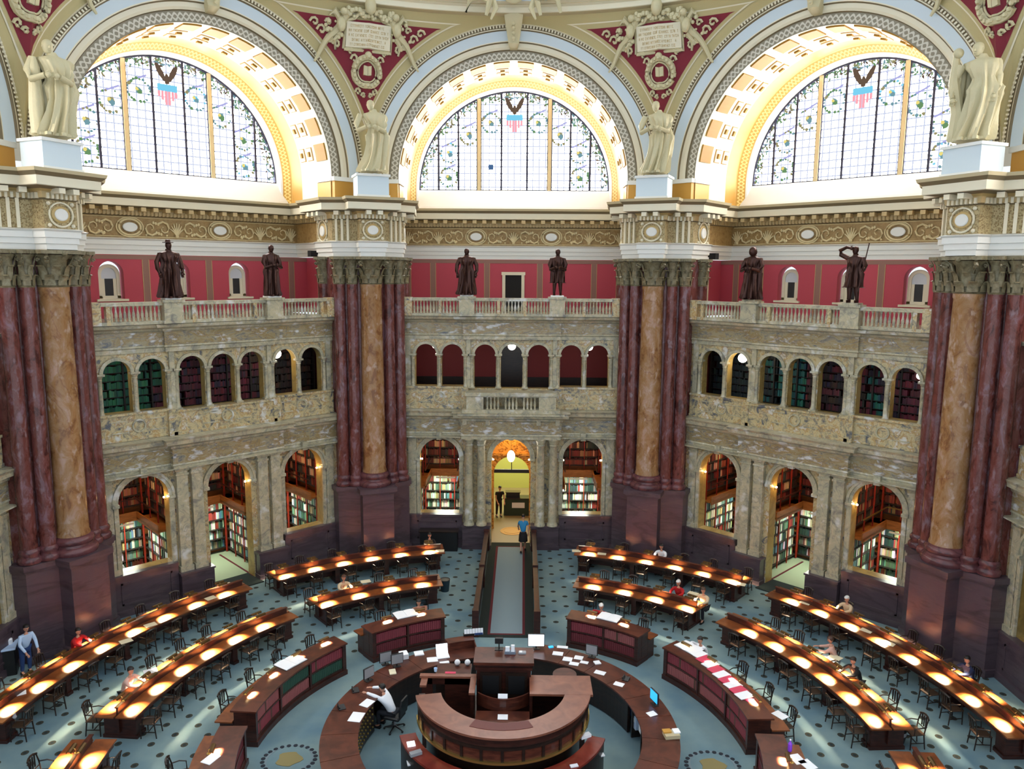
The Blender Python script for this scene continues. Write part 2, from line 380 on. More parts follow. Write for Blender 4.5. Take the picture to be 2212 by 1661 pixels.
        for (c, w, zb, zs) in ops:
            panel(x, c-w, z0, z1); panel(c-w, c+w, z0, zb)
            pts = [(c-w*cos(pi*i/n), zs+w*sin(pi*i/n)) for i in range(n+1)]
            if face: s.use(face)
            for i in range(n):
                (xa, za), (xb, zb2) = pts[i], pts[i+1]
                quad((xa, d0, za), (xb, d0, zb2), (xb, d0, z1), (xa, d0, z1))
                if back: quad((xb, d1, zb2), (xa, d1, za), (xa, d1, z1), (xb, d1, z1))
            if jamb: s.use(jamb)
            full = [(c-w, zb)]+pts+[(c+w, zb)]
            for i in range(len(full)-1):
                (xa, za), (xb, zb2) = full[i], full[i+1]
                quad((xa, d0, za), (xa, d1, za), (xb, d1, zb2), (xb, d0, zb2))
            if zb > z0+1e-4: quad((c-w, d0, zb), (c+w, d0, zb), (c+w, d1, zb), (c-w, d1, zb))
            x = c+w
        panel(x, u1, z0, z1)
    def build(s, name, mat=None, parent=None, rotz=0, loc=(0, 0, 0), smooth=False, kind=None):
        me = s.mesh(name, mat, smooth)
        return link(name, me, parent, rotz, loc, kind)
    def parts(s, name, mat=None, parent=None, smooth=False):
        """link every loose piece as an object of its own"""
        n = len(s.v); p = list(range(n))
        def fd(i):
            while p[i] != i: p[i] = p[p[i]]; i = p[i]
            return i
        for f in s.f:
            a = fd(f[0])
            for k in f[1:]: p[fd(k)] = a
        comp = {}
        for fi, f in enumerate(s.f): comp.setdefault(fd(f[0]), []).append(fi)
        for fs in comp.values():
            m = MB(); ix = {}
            for fi in fs:
                for k in s.f[fi]:
                    if k not in ix: ix[k] = len(m.v); m.v.append(s.v[k])
                m.face([ix[k] for k in s.f[fi]], s.c[fi])
            m.build(name, mat, parent, smooth=smooth)
    def mesh(s, name, mat=None, smooth=False):
        me = bpy.data.meshes.new(name); me.from_pydata(s.v, [], s.f)
        if mat is not None: me.materials.append(mat)
        else:
            for m in s.mats: me.materials.append(m)
            me.polygons.foreach_set('material_index', s.mi)
        if any(c is not None for c in s.c):
            at = me.color_attributes.new('Col', 'BYTE_COLOR', 'CORNER'); i = 0
            for p, c in zip(me.polygons, s.c):
                cc = c or (1, 1, 1, 1)
                for l in p.loop_indices: at.data[l].color = cc
        if s.uv:
            ul = me.uv_layers.new(name='UVMap')
            for fi, u in s.uv.items():
                for l, q in zip(me.polygons[fi].loop_indices, u): ul.data[l].uv = q
        if smooth:
            me.polygons.foreach_set('use_smooth', [True]*len(me.polygons))
            try: me.set_sharp_from_angle(angle=R_(40))
            except Exception: pass
        me.update(); return me
def link(name, me, parent=None, rotz=0, loc=(0, 0, 0), kind=None):
    o = bpy.data.objects.new(name, me); COL.objects.link(o); o.rotation_euler = (0, 0, rotz); o.location = loc
    if parent: o.parent = parent
    if kind: o['kind'] = kind
    return o
def tag(o, label=None, cat=None, group=None, kind=None):
    if label: o['label'] = label
    if cat: o['category'] = cat
    if group: o['group'] = group
    if kind: o['kind'] = kind
    return o
def empty(name, loc=(0, 0, 0), rz=0, label=None, cat=None, group=None, kind=None):
    o = bpy.data.objects.new(name, None); COL.objects.link(o); o.location = loc; o.rotation_euler = (0, 0, rz); o.empty_display_size = .2
    return tag(o, label, cat, group, kind)
def dup(root, loc=None, rz=None, label=None, group=None, parent=None):
    r = root.copy(); COL.objects.link(r)
    if loc is not None: r.location = loc
    if rz is not None: r.rotation_euler = (0, 0, rz)
    if label: r['label'] = label
    if group: r['group'] = group
    if parent: r.parent = parent
    for ch in list(root.children): dup(ch, parent=r)
    return r
def pol(r, az, z=0): a = R_(az); return Vector((r*sin(a), r*cos(a), z))
def rotz_of(az): return -R_(az)
def light(name, kind, loc, power, col, size=.3, size_y=None, parent=None, rot=(0, 0, 0), spread=None, soft=None):
    l = bpy.data.lights.new(name, kind); l.energy = power; l.color = col
    if kind == 'AREA':
        l.shape = 'RECTANGLE' if size_y else 'SQUARE'; l.size = size
        if size_y: l.size_y = size_y
        if spread: l.spread = spread
    else: l.shadow_soft_size = soft or size
    o = bpy.data.objects.new(name, l); COL.objects.link(o); o.location = loc; o.rotation_euler = rot
    if parent: o.parent = parent
    return o

SIDES = {-90: 'far_left', -45: 'left', 0: 'back', 45: 'right', 90: 'far_right'}
VIEW = {-45: 'left-hand', 0: 'middle', 45: 'right-hand', -90: 'far left', 90: 'far right'}
FACES = [-90, -45, 0, 45, 90]
PIERS = [-67.5, -22.5, 22.5, 67.5]
#==PART2==
# ================================================================== floor and the setting
mb = MB(); n = 72; mb.v = [(23*cos(2*pi*i/n), 23*sin(2*pi*i/n), 0) for i in range(n)]; mb.face(list(range(n)))
mb.build('floor', MT['carpet'], kind='structure')

MT['spangold'] = plain('dull_gilt_spandrel', (184, 170, 122), .6)
WALLS = {a: empty('wall_'+SIDES[a], (0, 0, 0), rotz_of(a), kind='structure') for a in FACES}
_cache = {}
def inst(key, fn, name, mat=None, parent=None, smooth=False, rotz=0, kind=None):
    """build a mesh once, share it between the bays"""
    if key not in _cache: b = MB(); fn(b); _cache[key] = b.mesh(name, MT[mat] if mat else None, smooth)
    return link(name, _cache[key], parent, rotz, (0, 0, 0), kind)

# ---------------------------------------------------------------- bay: lower storey
def f_lower(b):
    b.archwall(-5.2, 5.2, 0, 5.55, 16.75, 17.35, [(-3.46, .98, 1.65, 4.45), (0, .95, 0, 4.48), (3.46, .98, 1.65, 4.45)], jamb=MT['sienna_jamb'], face=MT['sienna'])
def f_dado(b):
    for s in (-1, 1):
        a, c = sorted((s*2.36, s*5.1))
        b.box(a, c, 16.55, 16.75, 0, 1.55); b.box(a, c, 16.5, 16.8, 1.55, 1.66); b.box(a, c, 16.48, 16.75, 0, .25)
        a, c = sorted((s*2.62, s*4.55))
        for z0, z1 in ((.45, .52), (1.28, 1.35)): b.box(a, c, 16.52, 16.6, z0, z1)
        for x in (a, c-.07): b.box(x, x+.07, 16.52, 16.6, .45, 1.35)
        a, c = sorted((s*1.0, s*2.34))
        b.box(a, c, 16.3, 17.3, 0, 1.12); b.box(a-.04, c+.04, 16.26, 16.8, 1.12, 1.2); b.box(a-.03, c+.03, 16.26, 16.8, 0, .2)
def f_pil(b):
    for s in (-1, 1):
        for x0, x1 in ((1.2, 1.64), (1.8, 2.24), (4.58, 4.98)):
            a, c = sorted((s*x0, s*x1)); dd = 16.52 if x0 < 4 else 16.68; zb = 1.2 if x0 < 4 else 1.66
            b.box(a, c, dd, 16.76, zb, 5.5); b.box(a-.05, c+.05, dd-.05, 16.76, zb, zb+.22)
            b.box(a-.04, c+.04, dd-.04, 16.76, 5.22, 5.3); b.box(a-.07, c+.07, dd-.07, 16.76, 5.42, 5.52)
def f_cols(b):
    for s in (-1, 1):
        for x in (1.42, 2.02):
            b.lathe([(.27, 1.2), (.27, 1.28), (.23, 1.34), (.21, 1.42), (.205, 3), (.185, 5.12), (.22, 5.18), (.19, 5.22), (.26, 5.42), (.3, 5.44), (.3, 5.52)], 16, s*x, 16.42)
        a, c = sorted((s*4.58, s*4.98)); b.box(a, c, 16.68, 16.76, 1.66, 5.5)
def f_archiv(b):
    for c, w, sp in ((-3.46, .98, 4.45), (0, .95, 4.48), (3.46, .98, 4.45)):
        for i in range(18):
            a0, a1 = pi*i/18, pi*(i+1)/18
            for r0, r1, d in ((w-.03, w+.1, 16.69), (w+.1, w+.2, 16.64)):
                P = [(c+r*cos(a), y, sp+r*sin(a)) for a in (a0, a1) for r in (r0, r1) for y in (d, 16.76)]
                b.add(P, [(0, 4, 6, 2), (0, 1, 5, 4), (2, 6, 7, 3)])
        b.box(c-.12, c+.12, 16.5, 16.76, sp+w-.05, sp+w+.32)
        for s in (-1, 1):
            a0, a1 = sorted((c+s*(w-.05), c+s*(w+.2))); b.box(a0, a1, 16.6, 16.85, sp-.12, sp)
            if c: b.box(min(c+s*(w-.03), c+s*(w+.16)), max(c+s*(w-.03), c+s*(w+.16)), 16.68, 16.78, 1.66, sp-.12)
def f_ent1(b, br=.28):
    path = [(-5.2, 16.7), (-2.36, 16.7), (-2.36, 16.7-br), (2.36, 16.7-br), (2.36, 16.7), (5.2, 16.7)]
    MS, MF = MT['sienna_light'], MT['sienna_frieze']
    b.sweep(path, [(0, 5.5), (0, 5.66), (.05, 5.68), (.02, 5.74), (.02, 6.34), (.09, 6.4), (.11, 6.48), (.34, 6.58), (.36, 6.72), (.43, 6.82), (-.05, 6.86)],
            mats=[MS, MS, MS, MF, MS, MS, MS, MS, MS, MS])
    b.use(MS); b.box(-5.2, 5.2, 16.35, 17.35, 5.52, 5.56)
    b.box(-2.36, 2.36, 16.72-br, 16.8, 5.505, 5.53); b.box(-5.2, 5.2, 16.68, 17.35, 6.83, 6.87); b.box(-2.36, 2.36, 16.68-br, 16.8, 6.83, 6.87)
# ---------------------------------------------------------------- bay: arcaded gallery
GA = [(-4.092, 7.95), (-2.825, 7.95), (-1.27, 7.85), (0, 7.85), (1.27, 7.85), (2.825, 7.95), (4.092, 7.95)]
def f_gal(b):
    b.archwall(-5.2, 5.2, 6.85, 10.22, 16.9, 17.3, [(c, .52, z, 9.46) for c, z in GA], jamb=MT['sienna_jamb'], face=MT['sienna'])
def f_colonn(b):
    for x in (-4.72, -3.46, -2.2, -1.9, -.635, .635, 1.9, 2.2, 3.46, 4.72):
        zb = 7.9
        b.lathe([(.13, zb), (.13, zb+.06), (.1, zb+.1), (.085, zb+.2), (.078, 9.24), (.1, 9.27), (.085, 9.3), (.15, 9.44)], 10, x, 16.84)
        b.box(x-.17, x+.17, 16.72, 17.0, 9.42, 9.5); b.box(x-.15, x+.15, 16.74, 17.0, zb-.04, zb+.02)
    for c, z in GA:
        for i in range(14):
            a0, a1 = pi*i/14, pi*(i+1)/14
            P = [(c+r*cos(a), y, 9.46+r*sin(a)) for a in (a0, a1) for r in (.5, .625) for y in (16.8, 16.91)]
            b.add(P, [(0, 4, 6, 2), (0, 1, 5, 4), (2, 6, 7, 3)])
    for s in (-1, 1):
        for x0, x1 in ((1.96, 2.16), (4.82, 5.06)):
            a, c = sorted((s*x0, s*x1)); b.box(a, c, 16.8, 16.92, 7.9, 10.2)
def f_parapet(b, balc=False):
    for s in (-1, 1):
        a, c = sorted((s*2.3, s*5.1)); b.box(a, c, 16.72, 16.92, 6.86, 7.86); b.box(a, c, 16.66, 16.95, 7.86, 7.95); b.box(a, c, 16.68, 16.8, 6.86, 7.0)
        b.box(s*2.22-.16, s*2.22+.16, 16.56, 16.9, 6.86, 7.9)
    if not balc: b.box(-2.2, 2.2, 16.6, 16.92, 6.86, 7.78); b.box(-2.24, 2.24, 16.54, 16.95, 7.78, 7.86); b.box(-2.2, 2.2, 16.56, 16.7, 6.86, 7.0)
def f_roundels(b, balc=False):
    for c in ((-3.46, 3.46) if balc else (-3.46, 0, 3.46)):
        d = 16.6 if c == 0 else 16.72
        for i in range(20):
            a0, a1 = 2*pi*i/20, 2*pi*(i+1)/20
            P = [(c+r*cos(a), y, 7.42+r*sin(a)) for a in (a0, a1) for r in (.2, .26) for y in (d-.05, d)]
            b.add(P, [(0, 2, 6, 4), (0, 4, 5, 1), (2, 3, 7, 6)])
        for w0, w1 in ((-1.0, -.42), (.42, 1.0)):
            b.box(c+w0, c+w1, d-.025, d, 7.18, 7.22); b.box(c+w0, c+w1, d-.025, d, 7.62, 7.66)
def f_balcony(b):
    b.box(-2.1, -1.3, 15.95, 16.9, 6.9, 7.62); b.box(1.3, 2.1, 15.95, 16.9, 6.9, 7.62)
    b.box(-2.16, 2.16, 15.88, 16.95, 7.62, 7.78); b.box(-2.3, 2.3, 15.8, 16.9, 6.78, 6.98); b.box(-2.5, 2.5, 15.7, 16.9, 6.7, 6.8)
    b.box(-2.3, 2.3, 16.0, 16.9, 6.45, 6.7)
    for x in (-2.3, -1.2, 1.2, 2.1):
        b.box(x, x+.2, 16.05, 16.7, 6.2, 6.5)
def f_ent2(b):
    path = [(-5.2, 16.85), (-2.3, 16.85), (-2.3, 16.72), (2.3, 16.72), (2.3, 16.85), (5.2, 16.85)]
    MS, MF = MT['sienna_light'], MT['sienna_frieze']
    b.sweep(path, [(0, 10.2), (0, 10.36), (.06, 10.4), (.02, 10.46), (.02, 10.98), (.1, 11.04), (.12, 11.1), (.4, 11.18), (.44, 11.3), (.0, 11.33)],
            mats=[MS, MS, MS, MF, MS, MS, MS, MS, MS])
    b.use(MS); b.box(-5.2, 5.2, 16.6, 21.2, 11.2, 11.32)      # walkway slab behind the balustrade
# ---------------------------------------------------------------- bay: upper recess
ENT = [(0, 14.0), (0, 14.2), (.05, 14.21), (.05, 14.4), (.1, 14.41), (.1, 14.6), (.17, 14.66), (.03, 14.7), (.03, 15.6), (.1, 15.66), (.12, 15.86), (.2, 15.94), (.56, 16.0), (.6, 16.02), (.6, 16.3), (.72, 16.42), (.75, 16.53), (-.1, 16.56)]
def entmats(fr): return [MT['white']]*7+[fr]+[MT['line'], MT['tan'], MT['dullgold'], MT['line'], MT['cream'], MT['cream'], MT['line'], MT['taupe'], MT['cream']]  # tan and dull gold put the warm light on the dentils into colour
def blocks_along(b, p, q, sp, w, p0, p1, z0, z1, m=.1):
    P, Q = Vector(p), Vector(q); L = (Q-P).length; d = (Q-P)/L; nrm = Vector((d.y, -d.x)); n = int((L-2*m)/sp)
    if n < 1: return
    st = (L-n*sp)/2
    for i in range(n+1):
        c = P+d*(st+i*sp)
        A = [c-d*w/2+nrm*p0, c+d*w/2+nrm*p0, c+d*w/2+nrm*p1, c-d*w/2+nrm*p1]
        b.add([(v.x, v.y, z) for z in (z0, z1) for v in A], [(0, 1, 2, 3), (0, 4, 5, 1), (1, 5, 6, 2), (2, 6, 7, 3), (3, 7, 4, 0)])
def f_entback(b):
    path = [(-5.83, 18), (-5.83, 21.0), (5.83, 21.0), (5.83, 18)]
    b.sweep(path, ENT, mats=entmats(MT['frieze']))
    b.use(MT['tan'])
    for p, q in zip(path, path[1:]):
        blocks_along(b, p, q, .5, .2, .1, .54, 15.8, 15.97, .3); blocks_along(b, p, q, .16, .08, .08, .17, 15.64, 15.82, .1)
def f_medal(b):
    for u in (-1.95, 1.95):
        b.use(MT['white']); pr = [[(u+.3*cos(2*pi*j/20)*k, 20.92-h, 15.15+.2*sin(2*pi*j/20)*k) for j in range(20)] for k, h in ((1, 0), (1, .04), (.9, .06), (.01, .06))]
        b.loft(pr, cap=False); b.use(MT['scroll'])
        for R1, t_ in ((.44, .045), (.54, .03)): b.tube([(u+R1*cos(2*pi*j/24), 20.92, 15.15+R1*.76*sin(2*pi*j/24)) for j in range(25)], t_, 6)
    b.use(MT['scroll'])
    def scroll(c, s, up, R0=.33):
        b.tube([(c+s*R0*(1-t/11)*cos(t*.8+pi*.2)*.9, 20.92, 15.13+up*R0*(1-t/11)*sin(t*.8+pi*.2)) for t in range(10)], [.05*(1-t/14) for t in range(10)], 6)
        for q in range(3): b.ball((c+s*(.12+.1*q), 20.93, 15.13-up*(.24-.03*q)), .055, 6, 4, (1, .6, 1.3))
    def palm(c):
        for k in range(-3, 4):
            a = k*.42; b.tube([(c, 20.93, 14.82), (c+.14*sin(a), 20.91, 14.98+.1*cos(a)), (c+.3*sin(a), 20.92, 15.02+.38*cos(a))], [.025, .04, .02], 5)
        b.ball((c, 20.92, 14.84), .08, 8, 5)
    for c in (-5.5, -3.9, 0, 3.9, 5.5): palm(c)
    for c, s in ((-5.05, 1), (-4.4, -1), (-3.35, 1), (-2.85, -1), (-1.1, 1), (-.55, -1), (.55, 1), (1.1, -1), (2.85, 1), (3.35, -1), (4.4, 1), (5.05, -1)):
        scroll(c, s, 1 if abs(c) % 1 > .4 else -1)
    for z in (14.76, 15.56): b.tube([(-5.7, 20.95, z), (5.7, 20.95, z)], .02, 4)
    for k in range(14): b.ball((-5.6+.86*k, 20.93, 14.84), .05, 6, 4)
def f_redwall(b, windows=True):
    b.use(MT['crimson'])
    if windows: b.archwall(-6.6, 6.6, 11.3, 14.0, 21.0, 21.5, [(c, .5, 12.12, 13.22) for c in (-2.8, 0, 2.8)], jamb=MT['crimson'], face=MT['crimson'])
    else: b.archwall(-6.6, 6.6, 11.3, 14.0, 21.0, 21.5, [], face=MT['crimson'])
    b.use(MT['taupestripe'])
    for u in (-4.2, -1.38, 1.38, 4.2, -5.5, 5.5):
        b.box(u-.13, u+.13, 20.985, 21.0, 11.3, 13.8)
        b.use(MT['dullgold']); b.box(u-.15, u-.13, 20.98, 21.0, 11.3, 13.8); b.box(u+.13, u+.15, 20.98, 21.0, 11.3, 13.8); b.use(MT['taupestripe'])
    b.box(-6.6, 6.6, 20.985, 21.0, 13.8, 13.98)
    b.use(MT['crimson'])
    for s in (-1, 1):
        b.box(min(s*6.35, s*6.6), max(s*6.35, s*6.6), 18.0, 21.2, 11.3, 14.0)
    b.use(MT['cream'])
    for s in (-1, 1): b.box(min(s*6.15, s*6.35), max(s*6.15, s*6.35), 19.2, 19.35, 11.3, 14.0); b.box(min(s*5.9, s*6.15), max(s*5.9, s*6.15), 19.0, 19.2, 11.3, 14.0)
def f_soffit(b):
    C = 17.52
    MW, MG, MC = MT['cream'], MT['gold'], MT['white']
    b.archring([(5.24, 16.6), (5.24, 19.2), (5.24, 20.1)], C, mats=[MW, MG], foot=16.5)
    b.archring([(5.24, 20.1), (5.22, 20.16), (4.97, 20.55)], C, mats=[MG, MT['guilgold']], foot=16.5)
    b.archring([(4.97, 20.55), (4.9, 20.62), (4.86, 21.15)], C, mats=[MC, MC], foot=16.5)
    b.use(MT['gold'])
    def patch(a0, a1, r, d0, d1, n=4, t=.05):
        P = []
        for i in range(n+1):
            a = R_(a0+(a1-a0)*i/n); P.append([(q*cos(a), d, C+q*sin(a)) for q, d in ((r, d0), (r-t, d0+.03), (r-t, d1-.03), (r, d1))])
        b.loft(P, closed=True)
    for k in range(1, 15):
        a = 12*k
        b.use(MT['goldpanel']); patch(a-4.0, a+4.0, 5.235, 16.8, 17.7)
        for d0, d1 in ((17.95, 18.45), (18.6, 19.1)):
            for da in ((-3.2, 3.2),):
                b.use(MT['goldpanel']); patch(a+da[0], a+da[1], 5.235, d0, d1, t=.02)
                b.use(MT['cream']); patch(a+da[0]+.35, a+da[1]-.35, 5.215, d0+.05, d1-.05, t=.02)
                b.use(MT['goldpanel']); patch(a-1.2, a+1.2, 5.195, (d0+d1)/2-.1, (d0+d1)/2+.1, t=.07)
    # impost mould along the side and gilt block by the front
    for s in (-1, 1):
        b.use(MT['gold']); b.box(min(s*5.2, s*5.3), max(s*5.2, s*5.3), 16.62, 17.75, 16.55, 17.3)
        b.use(MT['white']); b.box(min(s*5.14, s*5.3), max(s*5.14, s*5.3), 16.5, 17.8, 17.32, 17.48)
def f_archiv_big(b):
    C = 17.5
    P = [(5.24, 16.6), (5.64, 16.58), (5.67, 16.5), (5.76, 16.44), (5.92, 16.42), (5.96, 16.34), (6.0, 16.34), (6.38, 16.2), (6.42, 16.12), (6.46, 16.12), (6.6, 16.12), (6.63, 16.08), (6.66, 16.12)]
    mm = [MT['guil'], MT['line'], MT['cream'], MT['cream'], MT['line'], MT['cream'], MT['bluewhite'], MT['line'], MT['cream'], MT['line'], MT['cream'], MT['cream']]
    b.archring(P, C, n=64, mats=mm)
    b.use(MT['cream'])
    for i in range(150):        # bead and leaf course
        a = pi*(i+.5)/150; c = Vector((6.53*cos(a), 16.09, C+6.53*sin(a)))
        t = Vector((-sin(a), 0, cos(a))); r = Vector((cos(a), 0, sin(a)))
        A = [c+t*x+r*y for x, y in ((-.03, -.05), (.03, -.05), (.03, .05), (-.03, .05))]
        b.add([tuple(v) for v in A]+[tuple(v+Vector((0, -.05, 0))) for v in A], [(4, 5, 6, 7), (0, 4, 7, 3), (1, 2, 6, 5), (0, 1, 5, 4), (3, 7, 6, 2)])
    for s in (-1, 1):
        b.use(MT['gold']); b.box(min(s*5.24, s*6.5), max(s*5.24, s*6.5), 16.36, 16.62, 16.54, 17.32)
        b.use(MT['white']); b.box(min(s*5.16, s*6.55), max(s*5.16, s*6.55), 16.28, 16.64, 17.32, 17.5)
def f_keystone(b):
    b.use(MT['plaster'])
    rings = []
    for z, w, d0 in ((23.15, .16, 16.25), (23.3, .22, 16.0), (23.6, .27, 16.05), (24.0, .34, 15.85), (24.3, .4, 15.6), (24.5, .42, 15.6)):
        rings.append([(-w, 16.6, z), (w, 16.6, z), (w, d0+.06, z), (w*.4, d0-.05, z), (-w*.4, d0-.05, z), (-w, d0+.06, z)])
    b.loft(rings)
    for i in range(5): b.ball((0, 15.72+.1*abs(i-2)*.5, 23.45+.2*i), .09, 8, 6)
def f_sillwall(b):
    b.use(MT['white']); b.loft([[(u, 20.3, 16.5), (u, 21.3, 16.5), (u, 21.3, 17.5), (u, 21.0, 17.5), (u, 20.9, 17.42), (u, 20.36, 16.62)] for u in (-5.3, 5.3)])
    # masonry closing the lunette outside the window ring
    n = 32
    for i in range(n):
        a0, a1 = pi*i/n, pi*(i+1)/n
        P = [(4.86*cos(a0), 21.15, 17.5+4.86*sin(a0)), (4.86*cos(a1), 21.15, 17.5+4.86*sin(a1)), (6*cos(a1), 21.15, 17.5+6*sin(a1)), (6*cos(a0), 21.15, 17.5+6*sin(a0))]
        b.add(P, [(0, 1, 2, 3)])
for a in FACES:
    w = WALLS[a]; k = SIDES[a]; mid = (a == 0)
    inst('lower', f_lower, 'lower_arcade', None, w)
    inst('dado', f_dado, 'purple_marble_dado', 'purple', w)
    inst('cols' if mid else 'pil', f_cols if mid else f_pil, 'columns' if mid else 'pilasters', 'sienna_light', w, smooth=mid)
    inst('archiv', f_archiv, 'arch_mouldings', 'sienna_light', w)
    inst('ent1'+str(mid), (lambda b: f_ent1(b, .55)) if mid else f_ent1, 'lower_cornice', None, w)
    inst('gal', f_gal, 'gallery_arcade', None, w)
    inst('colonn', f_colonn, 'gallery_colonnettes', 'sienna_light', w, smooth=True)
    inst('par'+str(mid), lambda b, m=mid: f_parapet(b, m), 'gallery_parapet', 'sienna', w)
    inst('rnd'+str(mid), lambda b, m=mid: f_roundels(b, m), 'parapet_roundels', 'sienna_light', w)
    inst('ent2', f_ent2, 'upper_cornice', None, w)
    if mid: inst('balc', f_balcony, 'projecting_balcony', 'sienna_light', w)
    inst('entb', f_entback, 'recess_entablature', None, w)
    inst('medal', f_medal, 'frieze_relief', None, w)
    inst('redw'+str(mid), lambda b, m=mid: f_redwall(b, not m), 'crimson_recess_wall', None, w)
    inst('soffit', f_soffit, 'coffered_arch_soffit', None, w)
    inst('abig', f_archiv_big, 'arch_face_mouldings', None, w)
    inst('key', f_keystone, 'arch_keystone', None, w, smooth=True)
    inst('sillw', f_sillwall, 'window_sill_wall', None, w)

# ---------------------------------------------------------------- lunette windows
SEALS = [(s*x, z) for s in (-1, 1) for x, z in ((1.2, 20.85), (2.32, 20.25), (3.32, 19.35), (3.36, 18.15))]
MU = [-3.88, -2.86, -1.8, -.66, .66, 1.8, 2.86, 3.88]
def f_glass(b):
    n = 40; b.v = [(4.87*cos(pi*i/n), 21.12, 17.5+4.87*sin(pi*i/n)) for i in range(n+1)]; b.face(list(range(n+1)))
def f_bars(b):
    b.use(MT['leadbar'])
    for u in MU:
        h = sqrt(4.87**2-u*u)
        if abs(abs(u)-1.8) < .01:
            b.use(MT['woodbar']); b.box(u-.09, u+.09, 20.98, 21.1, 17.5, 17.5+h)
            b.use(MT['leadbar']); b.box(u-.13, u-.09, 21.02, 21.1, 17.5, 17.5+h); b.box(u+.09, u+.13, 21.02, 21.1, 17.5, 17.5+h)
        else: b.box(u-.05, u+.05, 21.02, 21.1, 17.5, 17.5+h)
    b.archring([(4.9, 21.0), (4.82, 21.0), (4.82, 21.1)], 17.5, n=40, mats=[MT['leadbar']]*2)
    b.box(-4.87, 4.87, 21.0, 21.1, 17.48, 17.54)
def disc(b, c, r0, r1, d=21.09, n=16, sq=1):
    P = [(c[0]+r*cos(2*pi*i/n), d, c[1]+r*sin(2*pi*i/n)*sq) for i in range(n) for r in (r0, r1)]
    b.add(P, [((2*i) % (2*n), (2*i+1) % (2*n), (2*i+3) % (2*n), (2*i+2) % (2*n)) for i in range(n)])
def flat(b, pts, d=21.09): b.add([(x, d, z) for x, z in pts], [tuple(range(len(pts)))])
def f_leaf(b):
    rnd = random.Random(3)
    for i in range(520):
        a = pi*rnd.random(); r = 4.82-rnd.random()**1.5*.36; s = .045+.05*rnd.random(); x, z = r*cos(a), 17.5+r*sin(a)
        if z < 17.6: continue
        b.use(MT[rnd.choice(['g_green', 'g_green', 'g_teal', 'g_olive', 'g_brown'])]); t = rnd.random()*3
        flat(b, [(x+s*1.5*cos(t), z+s*1.5*sin(t)), (x+s*.6*cos(t+1.6), z+s*.6*sin(t+1.6)), (x-s*1.5*cos(t), z-s*1.5*sin(t)), (x-s*.6*cos(t+1.6), z-s*.6*sin(t+1.6))], 21.085)
def f_seal(b, cols, x, z, K=1.35):
    rnd = random.Random(int(x*100))
    def blob(px, pz, s, m, d):
        b.use(MT[m]); k = rnd.random()*6; px = x+(px-x)*K; pz = z+(pz-z)*K; s *= K; flat(b, [(px+s*rnd.uniform(.6, 1.1)*cos(k+q*1.05), pz+s*rnd.uniform(.6, 1.1)*sin(k+q*1.05)) for q in range(6)], d)
    blob(x, z, .13, cols[1], 21.088); blob(x+.03, z-.05, .11, cols[0], 21.086); blob(x-.05, z+.04, .07, 'g_yellow', 21.084)
    for i in range(22):      # wreath of leaves round the shield
        t = 2*pi*i/22; r = .31+.05*rnd.random()
        if rnd.random() < .8: blob(x+r*cos(t), z+r*sin(t), .045+.03*rnd.random(), rnd.choice(cols+['g_teal', 'g_green', 'g_olive']), 21.085)
    b.use(MT['g_lilac']); flat(b, [(x-.42, z+.34), (x-.38, z+.26), (x+.38, z+.62), (x+.34, z+.7)], 21.087)
def f_eagle(b):
    b.use(MT['g_brown'])
    for s in (-1, 1):      # raised wings above the striped shield
        flat(b, [(s*.04, 21.5), (s*.12, 21.72), (s*.24, 21.95), (s*.42, 22.12), (s*.5, 22.05), (s*.46, 21.9), (s*.42, 21.78), (s*.36, 21.66), (s*.28, 21.55), (s*.18, 21.42), (s*.08, 21.36)], 21.086)
    flat(b, [(-.09, 21.28), (.09, 21.28), (.12, 21.45), (.06, 21.68), (-.04, 21.72), (-.12, 21.5)], 21.084)
    b.use(MT['g_blue']); flat(b, [(-.42, 20.98), (.42, 20.98), (.42, 21.27), (-.42, 21.27)])
    for i in range(6):
        b.use(MT['g_red']); x = -.42+i*.145; lo = (20.74, 20.6, 20.42, 20.42, 20.6, 20.74)[i]; flat(b, [(x, lo), (x+.115, lo), (x+.115, 20.98), (x, 20.98)])
def f_tracery(b):
    b.use(MT['g_lilac'])
    for r, z0 in ((4.3, 17.5),):
        for i in range(60):
            a = pi*i/60
            if i % 3 == 2: continue
            a1 = pi*(i+1)/60; flat(b, [(r*cos(a), z0+r*sin(a)), ((r+.03)*cos(a), z0+(r+.03)*sin(a)), ((r+.03)*cos(a1), z0+(r+.03)*sin(a1)), (r*cos(a1), z0+r*sin(a1))], 21.1)
def seals(b, k):
    rnd = random.Random(k); pal = [['g_teal', 'g_blue'], ['g_olive', 'g_yellow'], ['g_green', 'g_teal'], ['g_teal', 'g_olive'], ['g_teal', 'g_green']]
    for x, z in SEALS:
        f_seal(b, rnd.choice(pal), x, z)
for i, a in enumerate(FACES):
    w = inst('glass', f_glass, 'window_%d' % (i+1), 'glass', None, rotz=rotz_of(a), kind='structure')
    inst('bars', f_bars, 'window_frame', None, w)
    inst('leafb', f_leaf, 'leaf_border', None, w)
    inst('eagle', f_eagle, 'eagle_and_shield', None, w)
    inst('seal%d' % a, lambda b, a=a: seals(b, a), 'roundels', None, w)
    inst('trac', f_tracery, 'tracery', None, w)
b = MB(); b.box(-1.33, -1.07, 21.06, 21.1, 18.55, 18.8); b.build('blue_pane', emis('slate_blue_glass', (70, 100, 140), .8), [o for o in bpy.data.objects if o.name.startswith('window_3')][0])
